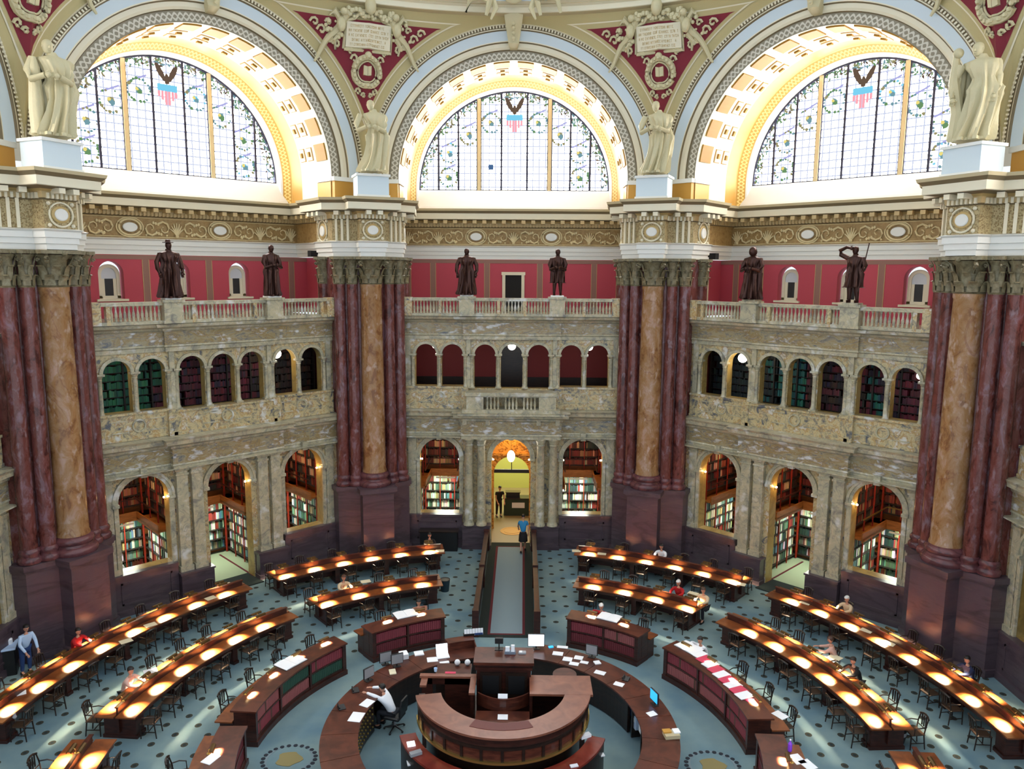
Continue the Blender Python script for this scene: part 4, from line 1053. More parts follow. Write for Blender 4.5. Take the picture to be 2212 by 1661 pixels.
def person(loc, rz, label, shirt, trousers='dark', hair='dark', pose='sit', skin='skin', long=False, turn=0, tilt=.35, lean=.18, armz=.8, reach=.42, short=False, skirt=False, scale=1):
    """person facing -Y locally. sit: seat at .45; stand; walk"""
    t = empty('person', loc, rz, label, 'person'); t.scale = (scale,)*3
    sit = pose == 'sit'; h = .5 if sit else .94
    ly = -lean
    neck = Vector((0, ly, h+.56)); ch = Vector((0, ly*.75, h+.36)); wa = Vector((0, ly*.25, h+.14)); hip = Vector((0, 0, h))
    sh = {s: Vector((s*.185, ly*.95, h+.47)) for s in (-1, 1)}
    if sit:
        el = {s: Vector((s*.25, ly-.16, armz+.06)) for s in (-1, 1)}; wr = {s: Vector((s*.15, ly-reach, armz+.04)) for s in (-1, 1)}
        kn = {s: Vector((s*.12, -.44, h+.02)) for s in (-1, 1)}; an = {s: Vector((s*.13, -.42, .09)) for s in (-1, 1)}
    elif pose == 'walk':
        el = {-1: Vector((-.25, .12+ly, h+.2)), 1: Vector((.25, -.12+ly, h+.22))}; wr = {-1: Vector((-.24, .1+ly, h-.05)), 1: Vector((.22, -.3+ly, h+.05))}
        kn = {-1: Vector((-.1, -.17, .5)), 1: Vector((.1, .06, .5))}; an = {-1: Vector((-.1, -.2, .09)), 1: Vector((.1, .32, .14))}
    else:
        el = {s: Vector((s*.25, ly-.05, h+.22)) for s in (-1, 1)}; wr = {s: Vector((s*.18, ly-.3, armz+.12)) for s in (-1, 1)}
        kn = {s: Vector((s*.11, -.02, .5)) for s in (-1, 1)}; an = {s: Vector((s*.12, .02, .09)) for s in (-1, 1)}
    P = {'hip': (*hip, .115), 'wa': (*wa, .1), 'ch': (*ch, .11), 'nk0': (*(neck-Vector((0, 0, .05))), .055), 'nk': (*(neck+Vector((0, -.015, .05))), .05)}
    E = chain('hip', 'wa', 'ch', 'nk0', 'nk')
    for s in (-1, 1):
        q = 'L' if s < 0 else 'R'
        P[q+'s'] = (*sh[s], .055); P[q+'e'] = (*el[s], .04); P[q+'m'] = (*((el[s]+wr[s])/2), .036); P[q+'w'] = (*wr[s], .026)
        E += chain('ch', q+'s', q+'e', q+'m', q+'w'); hand_pts(P, E, q, wr[s], wr[s]-el[s] if not sit else (-s*.2, -1, -.05), s)
        P[q+'h'] = (*(hip+Vector((s*.09, 0, -.02))), .085); P[q+'k'] = (*kn[s], .06); P[q+'c'] = (*(kn[s]*.6+an[s]*.4), .055); P[q+'a'] = (*an[s], .038)
        P[q+'f'] = (*(an[s]+Vector((0, -.13, -.05))), .035); E += chain('hip', q+'h', q+'k', q+'c', q+'a', q+'f')
    skel('body', P, E, MT[skin], t, 'hip', 1)
    b = MB(); hc = neck+Vector((0, -.035, .17)); Mx = ring_head(b, hc, .092, turn, tilt); hd = b.build('head', MT[skin], t, smooth=True)
    b = MB(); f_face(b, Mx, .092); b.build('eyes', MT['black'], hd)
    b = MB(); f_hair(b, Mx, .096, long); b.build('hair', HAIR[hair], t, smooth=True)
    k = 1.22
    Q = {'hip': (*(hip+Vector((0, 0, .0))), .15), 'wa': (*wa, .135), 'ch': (*ch, .15), 'nk': (*(neck-Vector((0, 0, .06))), .075)}; F = chain('hip', 'wa', 'ch', 'nk')
    for s in (-1, 1):
        q = 'L' if s < 0 else 'R'; Q[q+'s'] = (*sh[s], .075); Q[q+'e'] = (*(el[s] if not short else sh[s]*.45+el[s]*.55), .056); F += chain('ch', q+'s', q+'e')
        if not short: Q[q+'w'] = (*(wr[s]*.9+el[s]*.1), .042); F += [(q+'e', q+'w')]
    skel('shirt', Q, F, CL(shirt), t, 'hip', 2)
    if skirt:
        b = MB(); b.loft([[(x*cos(2*pi*i/14), y*sin(2*pi*i/14), z) for i in range(14)] for x, y, z in ((.15, .12, h+.05), (.2, .16, h-.1), (.22, .19, h-.42))]); b.build('skirt', CL(trousers), t, smooth=True)
    else:
        Q = {'hip': (*hip, .14)}; F = []
        for s in (-1, 1):
            q = 'L' if s < 0 else 'R'; Q[q+'h'] = (*(hip+Vector((s*.09, 0, -.03))), .105); Q[q+'k'] = (*kn[s], .078); Q[q+'c'] = (*(kn[s]*.5+an[s]*.5), .066); Q[q+'a'] = (*(an[s]+Vector((0, 0, .03))), .058); F += chain('hip', q+'h', q+'k', q+'c', q+'a')
        skel('trousers', Q, F, CL(trousers), t, 'hip', 2)
    for s in (-1, 1):
        b = MB(); a = an[s]; b.loft([[(a.x+s_*w, a.y+y, a.z+z) for s_, y, z in ((-1, .06, -.09), (-1, -.16, -.09), (-.6, -.21, -.09), (.6, -.21, -.09), (1, -.16, -.09), (1, .06, -.09))] for w in (.045,)]+[[(a.x+s_*.04, a.y+y, a.z+z) for s_, y, z in ((-1, .06, -.0), (-1, -.1, -.03), (-.6, -.19, -.05), (.6, -.19, -.05), (1, -.1, -.03), (1, .06, .0))]])
        b.build('shoe', MT['black'], t)
    return t
HAIR = {'dark': plain('dark_hair', (24, 18, 16), .5), 'white': plain('white_hair', (226, 224, 220), .6), 'brown': plain('brown_hair', (74, 48, 34), .5)}
_cl = {'dark': cloth('dark', (30, 32, 40)), 'blue': cloth('denim', (40, 66, 116)), 'lightblue': cloth('light_blue', (190, 212, 240)), 'red': cloth('red', (176, 20, 26)), 'white': cloth('white', (240, 244, 250)),
       'navy': cloth('navy', (26, 36, 70)), 'cream': cloth('cream', (220, 196, 160)), 'black': cloth('black', (20, 18, 20)), 'teal': cloth('teal', (36, 120, 168)), 'pink': cloth('pale_pink', (222, 176, 160)), 'grey': cloth('grey', (110, 120, 134)), 'tan': cloth('tan', (150, 100, 80))}
def CL(k): return _cl[k]

# ---------------------------------------------------------------- statues: draped figures lofted in one surface
def draped(b, H=1, seed=0, width=.2, cape=True, arms='fold', hat=False, prop=None, lean=0):
    rnd = random.Random(seed); ph = [rnd.random()*6.28 for _ in range(4)]; nf = rnd.choice((9, 10, 11)); n = 72
    prof = [(0, 1.02, .88), (.03, 1.1, .94), (.12, .98, .86), (.25, .9, .8), (.38, .88, .76), (.47, .92, .78), (.52, .94, .78), (.535, .86, .7), (.58, .76, .62), (.63, .72, .6), (.645, .76, .62), (.7, .88, .7), (.74, .98, .7), (.78, 1.02, .62), (.808, .98, .5), (.825, .62, .4), (.84, .34, .34), (.875, .27, .28)]
    rings = []
    for z, wx, wy in prof:
        A = .3*(1-z)**.6 if z < .66 else (.07 if z < .8 else 0); sx = lean*sin(z*pi)*.12; ring_ = []
        for i in range(n):
            a = 2*pi*i/n; f = 1+A*(sin(nf*a+ph[0]+2.2*z)*.7+.5*sin((nf*2-3)*a+ph[1]-3*z))+.05*sin(9*z*4+3*a+ph[2])*(z < .8)
            ring_.append(((wx*width*f*cos(a)+sx)*H, wy*width*f*sin(a)*H, z*H))
        rings.append(ring_)
    b.loft(rings)
    ring_head(b, Vector((0, -.02*H, .93*H)), .06*H, rnd.uniform(-.4, .4), .1)
    w = width*H
    def arm(p): b.tube(p, [.046*H, .043*H, .036*H, .03*H, .024*H][:len(p)], 9)
    L = lambda *q: Vector(q)*H
    hands = []
    if arms == 'fold':
        for s in (-1, 1): arm([L(s*width*.85, 0, .79), L(s*width*1.2, -.02, .66), L(s*width*1.1, -.1, .56), L(s*width*.4, -.19, .6)]); hands.append((L(s*width*.35, -.2, .6), L(-s, -.1, .15)))
    elif arms == 'shade':
        arm([L(-width*.85, 0, .79), L(-width*1.75, -.03, .86), L(-width*1.8, -.05, .93), L(-width*.9, -.08, .985), L(-.05, -.1, .965)]); hands.append((L(-.06, -.1, .965), L(1, 0, -.1)))
        arm([L(width*.85, 0, .79), L(width*1.3, -.02, .66), L(width*1.3, -.1, .58), L(width*1.5, -.15, .6)]); hands.append((L(width*1.5, -.15, .6), L(0, -1, 0)))
    elif arms == 'raise':
        arm([L(-width*.85, 0, .79), L(-width*1.35, -.02, .68), L(-width*1.2, -.12, .74), L(-width*.9, -.15, .84)]); hands.append((L(-width*.9, -.15, .85), L(0, 0, 1)))
        arm([L(width*.85, 0, .79), L(width*1.25, 0, .64), L(width*1.3, -.04, .5), L(width*1.25, -.06, .44)]); hands.append((L(width*1.25, -.06, .44), L(0, 0, -1)))
    else:
        for s in (-1, 1): arm([L(s*width*.85, 0, .79), L(s*width*1.25, .01, .64), L(s*width*1.3, -.04, .52), L(s*width*1.15, -.08, .44)]); hands.append((L(s*width*1.15, -.08, .44), L(0, -.2, -1)))
    for c, d in hands:
        d = d.normalized(); b.ball(c+d*.02*H, .032*H, 8, 6)
        lat = d.cross(Vector((0, 1, 0)));
        if lat.length < .1: lat = d.cross(Vector((1, 0, 0)))
        lat.normalize()
        for k in (-1.5, -.5, .5, 1.5): b.tube([c+d*.03*H+lat*k*.012*H, c+d*.06*H+lat*k*.013*H, c+d*.075*H+lat*k*.012*H+Vector((0, -.015, 0))*H], [.009*H, .008*H, .006*H], 5)
        b.tube([c+lat*.026*H, c+d*.03*H+lat*.042*H], [.01*H, .007*H], 5)
    for s in (-1, 1): b.loft([[(s*.07*H+x*H, y*H, z*H) for x, y in ((-.035, .05), (.035, .05), (.04, -.1), (.02, -width*.9-.06), (-.02, -width*.9-.06), (-.04, -.1))] for z in (-.002, .03)])
    if cape:      # cloak hanging from the shoulders to the knee
        R2 = []
        for z, wx, wy in ((.81, .9, .5), (.76, 1.15, .72), (.62, 1.2, .8), (.45, 1.25, .9), (.28, 1.28, .98), (.2, 1.2, .95)):
            R2.append([(wx*.8*width*(1+.12*sin(11*a+ph[3]+2*z))*cos(a)*H, wy*width*(1+.12*sin(13*a+ph[2]))*sin(a)*H, z*H) for a in [pi*(-.02)+pi*1.04*i/40 for i in range(41)]])
        b.loft(R2, closed=False, cap=False)
def f_plaster(b, k):
    A = [('fold', 1), ('fold', 2), ('fold', 5), ('down', 4)][k]
    draped(b, 3.0, A[1], .165, k in (0, 3), A[0], lean=.8)
    H = 3.0
    b.bevbox(-.45, .45, -.4, .35, -.001, .1, .03)
    if k == 0: b.loft([[(-.42+.16*w_*cos(q)*(1+.2*sin(5*q)), -.12+.12*w_*sin(q)*(1+.2*cos(4*q)), z) for q in [2*pi*i/30 for i in range(30)]] for z, w_ in ((.05, 1.2), (.8, 1.3), (1.6, 1.0), (2.1, .9), (2.4, .4))])
    if k == 3: b.tube([(-.6, 0, 2.7), (-.62, 0, 1.9), (-.45, 0, .9), (-.5, 0, .1)], [.1, .16, .2, .22], 8); b.ball((-.55, -.05, 2.75), .16, 10, 8)
    if k in (1, 2): b.tube([(.1, -.55, 1.85), (.3, -.5, 1.7)], .1, 8)
PL = ['pale stone robed figure high on the nearest left pier, arm bent to its chest', 'pale stone robed figure above the pier left of the middle window', 'pale stone robed figure above the pier right of the middle window', 'pale stone figure with tall staff-like prop high on the nearest right pier']
for k, a in enumerate(PIERS):
    base = pol(16.1, a, 16.56)
    t = empty('plinth', base, rotz_of(a), 'pale block plinth under the stone figure, '+PN[a].split(',')[0], 'plinth', None)
    b = MB(); b.box(-.68, .68, -.45, .6, 0, .86); b.build('block', MT['bluewhite'], t)
    b = MB(); b.box(-.74, .74, -.52, .66, .86, .96); b.box(-.72, .72, -.49, .64, -.01, .08); b.build('mouldings', MT['white'], t)
    s = empty('statue', pol(16.0, a, 17.525), rotz_of(a)+R_((-28, -8, 8, 28)[k]), PL[k], 'statue', 'pale stone figures on the piers')
    b = MB(); f_plaster(b, k); f = b.build('figure', MT['plaster'], s, smooth=True); f.location = (0, 0, .1)
BR = [(-45, -2.1, 'down', 3, None, 'bronze figure in a broad hat and long robe, nearer one on the left balustrade'), (-45, 2.1, 'fold', 4, None, 'slim bronze robed figure on the left balustrade, farther from the camera'),
      (0, -2.1, 'down', 6, None, 'bronze figure in a long gown on the middle balustrade, left of the dark door'), (0, 2.1, 'fold', 7, 'short', 'bronze figure in cape and bare calves on the middle balustrade, right of the dark door'),
      (45, -2.1, 'fold', 8, None, 'bronze heavily cloaked figure with bowed head on the right balustrade beside the pier'), (45, 2.1, 'shade', 9, 'staff', 'bronze figure shading its eyes with one arm raised and holding a staff, right balustrade')]
for a, u, arms, sd, ex, lb in BR:
    loc = Matrix.Rotation(rotz_of(a), 3, 'Z') @ Vector((u, 16.4, 12.24))
    s = empty('statue', loc, rotz_of(a), lb, 'statue', 'bronze figures on the balustrades')
    b = MB(); b.box(-.3, .3, -.24, .26, 0, .07); b.build('base', MT['white'] if a != 45 else MT['sienna_light'], s)
    H = 2.12; b = MB(); short = ex in ('short', 'staff')
    if short:
        for q in (-1, 1): b.tube([(q*.12, .02, 1.0), (q*.13, -.03, .55), (q*.15, .03, .1)], [.13, .1, .06], 10)
        for q in (-1, 1): b.loft([[(q*.15+x, y, z) for x, y in ((-.05, .08), (.05, .08), (.06, -.1), (.0, -.2), (-.06, -.1))] for z in (0, .1)])
        bb = MB(); draped(bb, H, sd, .145, ex == 'staff' or True, arms); o_ = [(x, y, z if z > .62 else .62+(z-.62)*.08) for x, y, z in bb.v]; b.add(o_, bb.f)
    else: draped(b, H, sd, .145 if sd == 4 else .17, sd == 8, arms)
    if arms == 'down' and sd == 3:
        b.lathe([(.2, H*.985), (.2, H*.995), (.1, H*1.0), (.08, H*1.04), (.01, H*1.05)], 14)
    if sd == 3: b.tube([(.3, -.1, .2), (.33, -.1, 1.5)], .05, 6)
    if ex == 'staff': pass
    if sd == 8: b.ball((0, -.06, H*.93), .17, 12, 8, (1, 1.05, 1.2))
    f = b.build('figure', MT['bronze'], s, smooth=True); f.location = (0, 0, .07)
    if ex == 'staff': b = MB(); b.tube([(.38, -.3, 1.1), (.55, -.2, 2.3)], .02, 6); b.tube([(.38, -.3, 1.1), (.3, -.32, .5)], .02, 6); b.build('staff', MT['bronze'], s)
# ================================================================== rooms behind the arches
def book_col(pal, rnd):
    c = rnd.choice(pal); k = .75+.5*rnd.random(); c = tuple(min(255, max(0, x*k)) for x in c); return srgb(c)
LOWP = [(226, 224, 206), (120, 150, 128), (70, 100, 84), (200, 196, 170), (40, 60, 56), (150, 60, 50), (96, 130, 140), (160, 150, 110), (235, 235, 225), (50, 70, 64), (90, 110, 90)]
HIP = [(96, 40, 32), (60, 34, 28), (130, 62, 44), (40, 40, 40), (150, 110, 80), (70, 24, 26), (52, 52, 50), (190, 150, 120), (110, 40, 36)]
GRN = [(44, 110, 84), (34, 96, 72), (60, 124, 96)]; MAR = [(96, 34, 48), (110, 38, 52), (80, 30, 44), (50, 40, 60)]; DRK = [(50, 36, 30), (40, 34, 34), (72, 46, 34)]; TEA = [(30, 96, 92), (40, 110, 104)]; DTE = [(36, 48, 50), (30, 40, 44)]
def books(b, p, q, nrm, z, hmax, pal, rnd, dep=.2, wmin=.035, wmax=.08, uniform=None):
    """row of books from p to q (plan), spines towards nrm"""
    P, Q = Vector(p), Vector(q); L = (Q-P).length; d = (Q-P)/L; n = Vector(nrm); x = .02
    run, col = 0, None
    while x < L-.08:
        w = rnd.uniform(wmin, wmax)
        if run <= 0: run = rnd.choice((1, 1, 2, 3, 6)); col = rnd.choice(pal)
        run -= 1
        if rnd.random() < .03: x += w*1.5; continue
        h = hmax*rnd.uniform(.72, .98); c = tuple(min(255, v*rnd.uniform(.85, 1.15)) for v in col); dd = dep*rnd.uniform(.8, 1)
        a = P+d*x; e = P+d*(x+w*.98); f = n*dd
        V = [(a.x, a.y, z), (e.x, e.y, z), (e.x+f.x, e.y+f.y, z), (a.x+f.x, a.y+f.y, z)]
        V += [(v[0], v[1], z+h) for v in V]
        b.add(V, [(3, 2, 6, 7), (0, 3, 7, 4), (2, 1, 5, 6), (7, 6, 5, 4)], srgb(c)); x += w
ALL = MB()
def world_books(a, local):
    """merge locally built book boxes into the single mass of shelved books"""
    M3 = Matrix.Rotation(rotz_of(a), 3, 'Z'); ALL.add([], []); o = len(ALL.v)
    ALL.v += [tuple(M3 @ Vector(v)) for v in local.v]
    for f, c in zip(local.f, local.c): ALL.face([i+o for i in f], c)
LZ = [.25, .72, 1.19, 1.66, 2.13]; HZ = [3.15, 3.6, 4.05, 4.5, 4.95]
BAYS = [(-5.0, -1.95, 'outer left arch'), (-1.75, 1.75, 'middle doorway'), (1.95, 5.0, 'outer right arch')]
for a in (-45, 0, 45):
    W_ = WALLS[a]
    def room(b, mid=(a == 0)):
        b.use(MT['orange_wood'])
        b.box(-5.1, 5.1, 20.95, 21.2, 0, 5.6) if not mid else (b.box(-5.1, -1.85, 20.95, 21.2, 0, 5.6), b.box(1.85, 5.1, 20.95, 21.2, 0, 5.6))
        for u in (-5.05, -1.85, 1.85, 5.05): b.box(u-.05, u+.05, 17.36, 21, 0, 5.6)
        b.use(MT['cream']); b.box(-5.1, 5.1, 17.3, 21.2, 5.5, 5.56)
        b.use(MT['greenfloor'])
        for u0, u1, _ in BAYS:
            if mid and u0 == -1.75: continue
            b.box(u0, u1, 17.2, 21, .0, .02)
        b.use(MT['darkred'])      # gallery corridor
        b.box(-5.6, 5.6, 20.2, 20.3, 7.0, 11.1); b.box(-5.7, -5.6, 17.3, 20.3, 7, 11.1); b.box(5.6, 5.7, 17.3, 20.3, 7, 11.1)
        b.use(MT['darkwood']); b.box(-5.6, 5.6, 17.3, 20.3, 7.1, 7.2); b.box(-5.6, 5.6, 20.12, 20.2, 7.2, 7.95)
        b.use(MT['cream']); b.box(-5.6, 5.6, 17.3, 20.3, 10.6, 10.7)
    inst('room%s' % (a == 0), room, 'alcove_room', None, W_)
    rnd = random.Random(100+a)
    for bi, (u0, u1, nm) in enumerate(BAYS):
        if a == 0 and bi == 1: continue
        t = empty('bookcase', (0, 0, 0), rotz_of(a), 'two-tier bookcase seen through the %s of the %s bay' % (nm, VIEW[a]), 'bookcase', 'alcove bookcases')
        b = MB()
        for zs in (LZ, HZ):
            for z in zs+[zs[-1]+.45]:
                b.box(u0+.02, u1-.02, 20.62, 20.94, z-.03, z)
                b.box(u0+.02, u0+.34, 17.7, 20.6, z-.03, z); b.box(u1-.34, u1-.02, 17.7, 20.6, z-.03, z)
        b.parts('shelf', MT['shelf'], t)
        b = MB()
        for k in range(4): x = u0+.36+(u1-u0-.72)*k/3; b.box(x-.02, x+.02, 20.58, 20.64, .05, 5.45)
        for k in range(4):
            y = 17.75+2.8*k/3; b.box(u0+.33, u0+.38, y-.02, y+.02, .05, 5.45); b.box(u1-.38, u1-.33, y-.02, y+.02, .05, 5.45)
        b.parts('post', MT['redpost'], t)
        b = MB(); e = .75
        b.box(u0, u1, 20.94-e, 20.94, 2.68, 2.76); b.box(u0, u0+e, 17.6, 20.9, 2.68, 2.76); b.box(u1-e, u1, 17.6, 20.9, 2.68, 2.76)
        b.box(u0+e, u1-e, 20.9-e, 20.95-e, 2.6, 3.0); b.box(u0+e-.05, u0+e, 17.6, 20.95-e, 2.6, 3.0); b.box(u1-e, u1-e+.05, 17.6, 20.95-e, 2.6, 3.0)
        b.build('balcony', MT['orange_wood'], t)
        b = MB(); b.box(u0+e, u1-e, 20.88-e, 20.9-e, 3.55, 3.6); b.box(u0+e-.04, u0+e, 17.6, 20.9-e, 3.55, 3.6); b.box(u1-e, u1-e+.04, 17.6, 20.9-e, 3.55, 3.6)
        b.build('balcony_rail', MT['brass'] if a == 45 and bi == 2 else MT['mahog'], t)
        for zs, pal in ((LZ, LOWP), (HZ, HIP)):
            for z in zs:
                lb = MB()
                books(lb, (u0+.35, 20.94), (u1-.35, 20.94), (0, -1), z, .4, pal, rnd)
                books(lb, (u0+.05, 20.5), (u0+.05, 17.72), (1, 0), z, .4, pal, rnd)
                books(lb, (u1-.05, 17.72), (u1-.05, 20.5), (-1, 0), z, .4, pal, rnd)
                if z < .5 : pass
                world_books(a, lb)
        cx = (u0+u1)/2; R3 = Matrix.Rotation(rotz_of(a), 3, 'Z')
        # ceiling strips of the two tiers, and the warm lamp by each arch
        for dy, zz, pw, cc, sx in ((19.7, 2.62, ALC_W*1.3, (.93, 1, .84), 1.6), (18.9, 5.42, ALC_W*.55, (1, .72, .42), 1.4)):
            f = empty('ceiling_light', R3 @ Vector((cx, dy, zz)), rotz_of(a), ('lower cool' if zz < 3 else 'upper warm')+' strip light behind the %s of the %s bay' % (nm, VIEW[a]), 'ceiling light', 'alcove strip lights')
            bb = MB(); bb.box(-.5, .5, -.06, .06, .0, .05); bb.build('housing', MT['white'], f)
            light('strip_lamp', 'AREA', (0, 0, -.02), pw, cc, 1.0, .3, f)
    for c in (-3.46, 0, 3.46):      # sconces on the jambs of the lower arches
        for s in (-1, 1):
            hw = .98 if c else .95
            f = empty('wall_sconce', Matrix.Rotation(rotz_of(a), 3, 'Z') @ Vector((c+s*hw, 17.15, 4.25)), rotz_of(a), 'small warm sconce on the %s jamb of the %s lower arch, %s bay' % ('left' if s < 0 else 'right', {-3.46: 'left', 0: 'middle', 3.46: 'right'}[c], VIEW[a]), 'wall lamp', 'jamb sconces')
            bb = MB(); bb.ball((-s*.07, 0, .03), .045, 8, 6); bb.build('bulb', MT['globe'], f, smooth=True)
            bb = MB(); bb.tube([(0, 0, -.08), (-s*.06, 0, -.07), (-s*.07, 0, 0)], .014, 6); bb.lathe([(.03, -.02), (.035, .0), (.02, .01)], 8, -s*.07, 0); bb.build('bracket', MT['brass'], f)
            light('sconce_light', 'POINT', (-s*.16, 0, .05), 5, (1, .62, .26), soft=.05, parent=f)
    if a != 0:
        t = empty('bookcase', (0, 0, 0), rotz_of(a), 'long bookcase of %s volumes behind gallery arches, %s bay' % ('green and maroon' if a < 0 else 'teal and maroon', VIEW[a]), 'bookcase', 'gallery bookcases')
        b = MB()
        for k in range(9): b.box(-5.4, 5.4, 18.9, 19.2, 7.25+.33*k, 7.27+.33*k)
        for k in range(11): b.box(-5.4+1.08*k-.03, -5.4+1.08*k+.03, 18.88, 19.2, 7.2, 9.9)
        b.parts('shelf', MT['shelf'], t)
        for k in range(8):
            for (s0, s1, pal) in ([(-5.3, -2.2, GRN), (-2.2, -.9, GRN if k > 3 else MAR), (-.9, 2.2, MAR), (2.2, 3.4, MAR+DRK), (3.4, 5.3, DRK)] if a < 0 else [(-5.3, -3.4, DTE), (-3.4, -2.0, DTE+TEA[:1]), (-2.0, -.7, TEA), (-.7, 1.9, MAR+DRK), (1.9, 2.9, TEA+MAR), (2.9, 5.3, MAR)]):
                lb = MB(); books(lb, (s0, 19.18), (s1, 19.18), (0, -1), 7.27+.33*k, .3, pal, rnd, .22, .05, .09); world_books(a, lb)
for a in (-90, 90): inst('roomFalse', None, 'alcove_room', None, WALLS[a])
t = empty('gallery_door', (0, 20.1, 7.2), 0, 'tall dark door behind the central gallery arch of the middle bay', 'door')
b = MB(); b.box(-.62, .62, -.06, .0, 0, 2.3); b.build('panel', MT['darkwood'], t); b = MB(); b.box(-.72, -.62, -.1, .0, 0, 2.4); b.box(.62, .72, -.1, .0, 0, 2.4); b.box(-.62, .62, -.1, .0, 2.3, 2.4); b.build('frame', MT['mahog'], t)
t = empty('display_case', (-3.45, 16.2, 0), 0, 'low black case standing below the left arch of the middle bay', 'cabinet')
b = MB(); b.bevbox(-.9, .9, -.25, .2, 0, .95, .02); b.build('carcass', MT['black'], t); b = MB(); b.box(-.95, .95, -.3, .25, .95, 1.0); b.build('top', MT['darkwood'], t)
b = MB()
# vestibule behind the middle doorway of the middle bay
def box_in(b, x0, x1, y0, y1, z0, z1): b.box(x0, x1, y0, y1, z0, z1)
b.use(MT['pale_green_wall']); b.box(-2.6, -1.75, 21.2, 27.2, 0, 5.2); b.box(1.75, 2.6, 21.2, 27.2, 0, 5.2); b.box(-2.6, 2.6, 27, 27.2, 0, 5.2)
b.use(MT['gold']); b.box(-1.8, -1.74, 17.36, 21.2, 1.2, 5.5); b.box(1.74, 1.8, 17.36, 21.2, 1.2, 5.5)
b.use(MT['goldwood']); b.archwall(-1.75, 1.75, 0, 5.5, 19.3, 19.4, [(0, .92, 0, 3.0)], face=MT['goldwood'], jamb=MT['goldwood'])
b.box(-1.78, -.92, 19.25, 19.5, 0, 3.3); b.box(.92, 1.78, 19.25, 19.5, 0, 3.3); b.box(-1.1, 1.1, 19.2, 19.3, 3.98, 4.1)
b.use(MT['black']); b.box(-.95, .95, 19.35, 19.45, 3.02, 3.2); b.box(-.02, .02, 19.36, 19.4, 3.2, 3.95)
b.use(MT['cream']); b.box(-2.6, 2.6, 21.2, 27.2, 5.2, 5.3)
b.use(MT['beigefloor']); b.box(-1.75, 1.75, 17.2, 27, 0, .03)
v = b.build('wall_vestibule', None, kind='structure')
b = MB(); n = 24
b.lathe([(.62, .032), (.62, .045), (.5, .045), (.5, .04), (.42, .04), (.42, .05), (.01, .05)], 28, .05, 18.9); b.build('gilt_floor_emblem', MT['gold'], v, smooth=True)
t = empty('reception_desk', (.35, 21.45, .03), 0, 'dark green counter with a white notice across the vestibule behind the doorway', 'counter')
b = MB(); b.box(-.8, .8, 0, .6, 0, .95); b.build('carcass', MT['greencab'], t)
b = MB(); b.box(-.84, .84, -.05, .65, .95, 1.0); b.build('worktop', MT['darkwood'], t)
b = MB(); b.box(-.35, .35, -.02, .0, .45, .75); b.build('notice', MT['paper'], t)
t = empty('lectern', (.05, 21.6, 1.03), 0, 'dark box-like lectern standing on the green vestibule counter', 'lectern')
b = MB(); b.box(-.38, .38, 0, .35, 0, .26); b.build('case', MT['black'], t); b = MB(); b.box(-.42, .42, -.05, .4, .26, .3); b.build('top', MT['mahog'], t)
light('vestibule_lamp', 'AREA', (0, 24.2, 5.1), 210, (1, .98, .72), 2.4, 3.5)
light('vestibule_lamp', 'AREA', (0, 18.9, 5.4), 55, (1, .62, .22), 1.6, 1.6)
bk = ALL.build('shelved_books', MT['books']); tag(bk, 'mass of many-coloured books filling the alcove and gallery shelves behind the arches', 'books', kind='stuff')

# hanging globes seen through the arches
def globe(px_u, a, d, z, r, lb, p=5):
    R3 = Matrix.Rotation(rotz_of(a), 3, 'Z'); t = empty('globe_lamp', R3 @ Vector((px_u, d, z)), rotz_of(a), lb, 'lamp', 'white hanging globe lamps')
    b = MB(); b.ball((0, 0, 0), r, 14, 10); b.build('globe', MT['globe'], t, smooth=True)
    b = MB(); b.tube([(0, 0, r), (0, 0, r+.35)], .015, 6); b.lathe([(.05, r-.01), (.06, r+.04), (.02, r+.07)], 8); b.build('stem', MT['brass'], t)
    light('globe_light', 'POINT', (0, -.02, -r-.06), p, (1, .86, .66), soft=.1, parent=t)
for a, u, z, r, lb, d in ((0, 0, 9.86, .19, 'white globe lamp hanging in the central gallery arch of the middle bay', 17.1), (0, -3.72, 9.84, .17, 'white globe lamp by the leftmost pair of gallery arches, middle bay', 17.6), (0, 3.75, 9.8, .17, 'white globe lamp by the rightmost pair of gallery arches, middle bay', 17.6),
    (-45, 2.55, 9.75, .2, 'white globe lamp in front of the sixth gallery arch of the left bay', 17.1), (-45, -4.5, 9.6, .13, 'small white globe in the first gallery arch of the left bay', 17.7),
    (45, -2.75, 9.72, .2, 'white globe lamp in the second gallery arch of the right bay', 17.1), (45, 4.3, 9.6, .13, 'small white globe in the last gallery arch of the right bay', 17.7)):
    globe(u, a, d, z, r, lb)
t = empty('pendant_lamp', (0, 16.95, 4.5), 0, 'white oval pendant lamp hanging in the central doorway arch', 'lamp')
b = MB(); b.ball((0, 0, 0), .19, 14, 10, (1, 1, 1.5)); b.build('globe', MT['globe'], t, smooth=True)
b = MB(); b.tube([(0, 0, .26), (0, 0, .9)], .012, 6); b.build('chain', MT['brass'], t)
light('pendant_light', 'POINT', (0, -.25, -.1), 10, (1, .85, .6), soft=.15, parent=t)

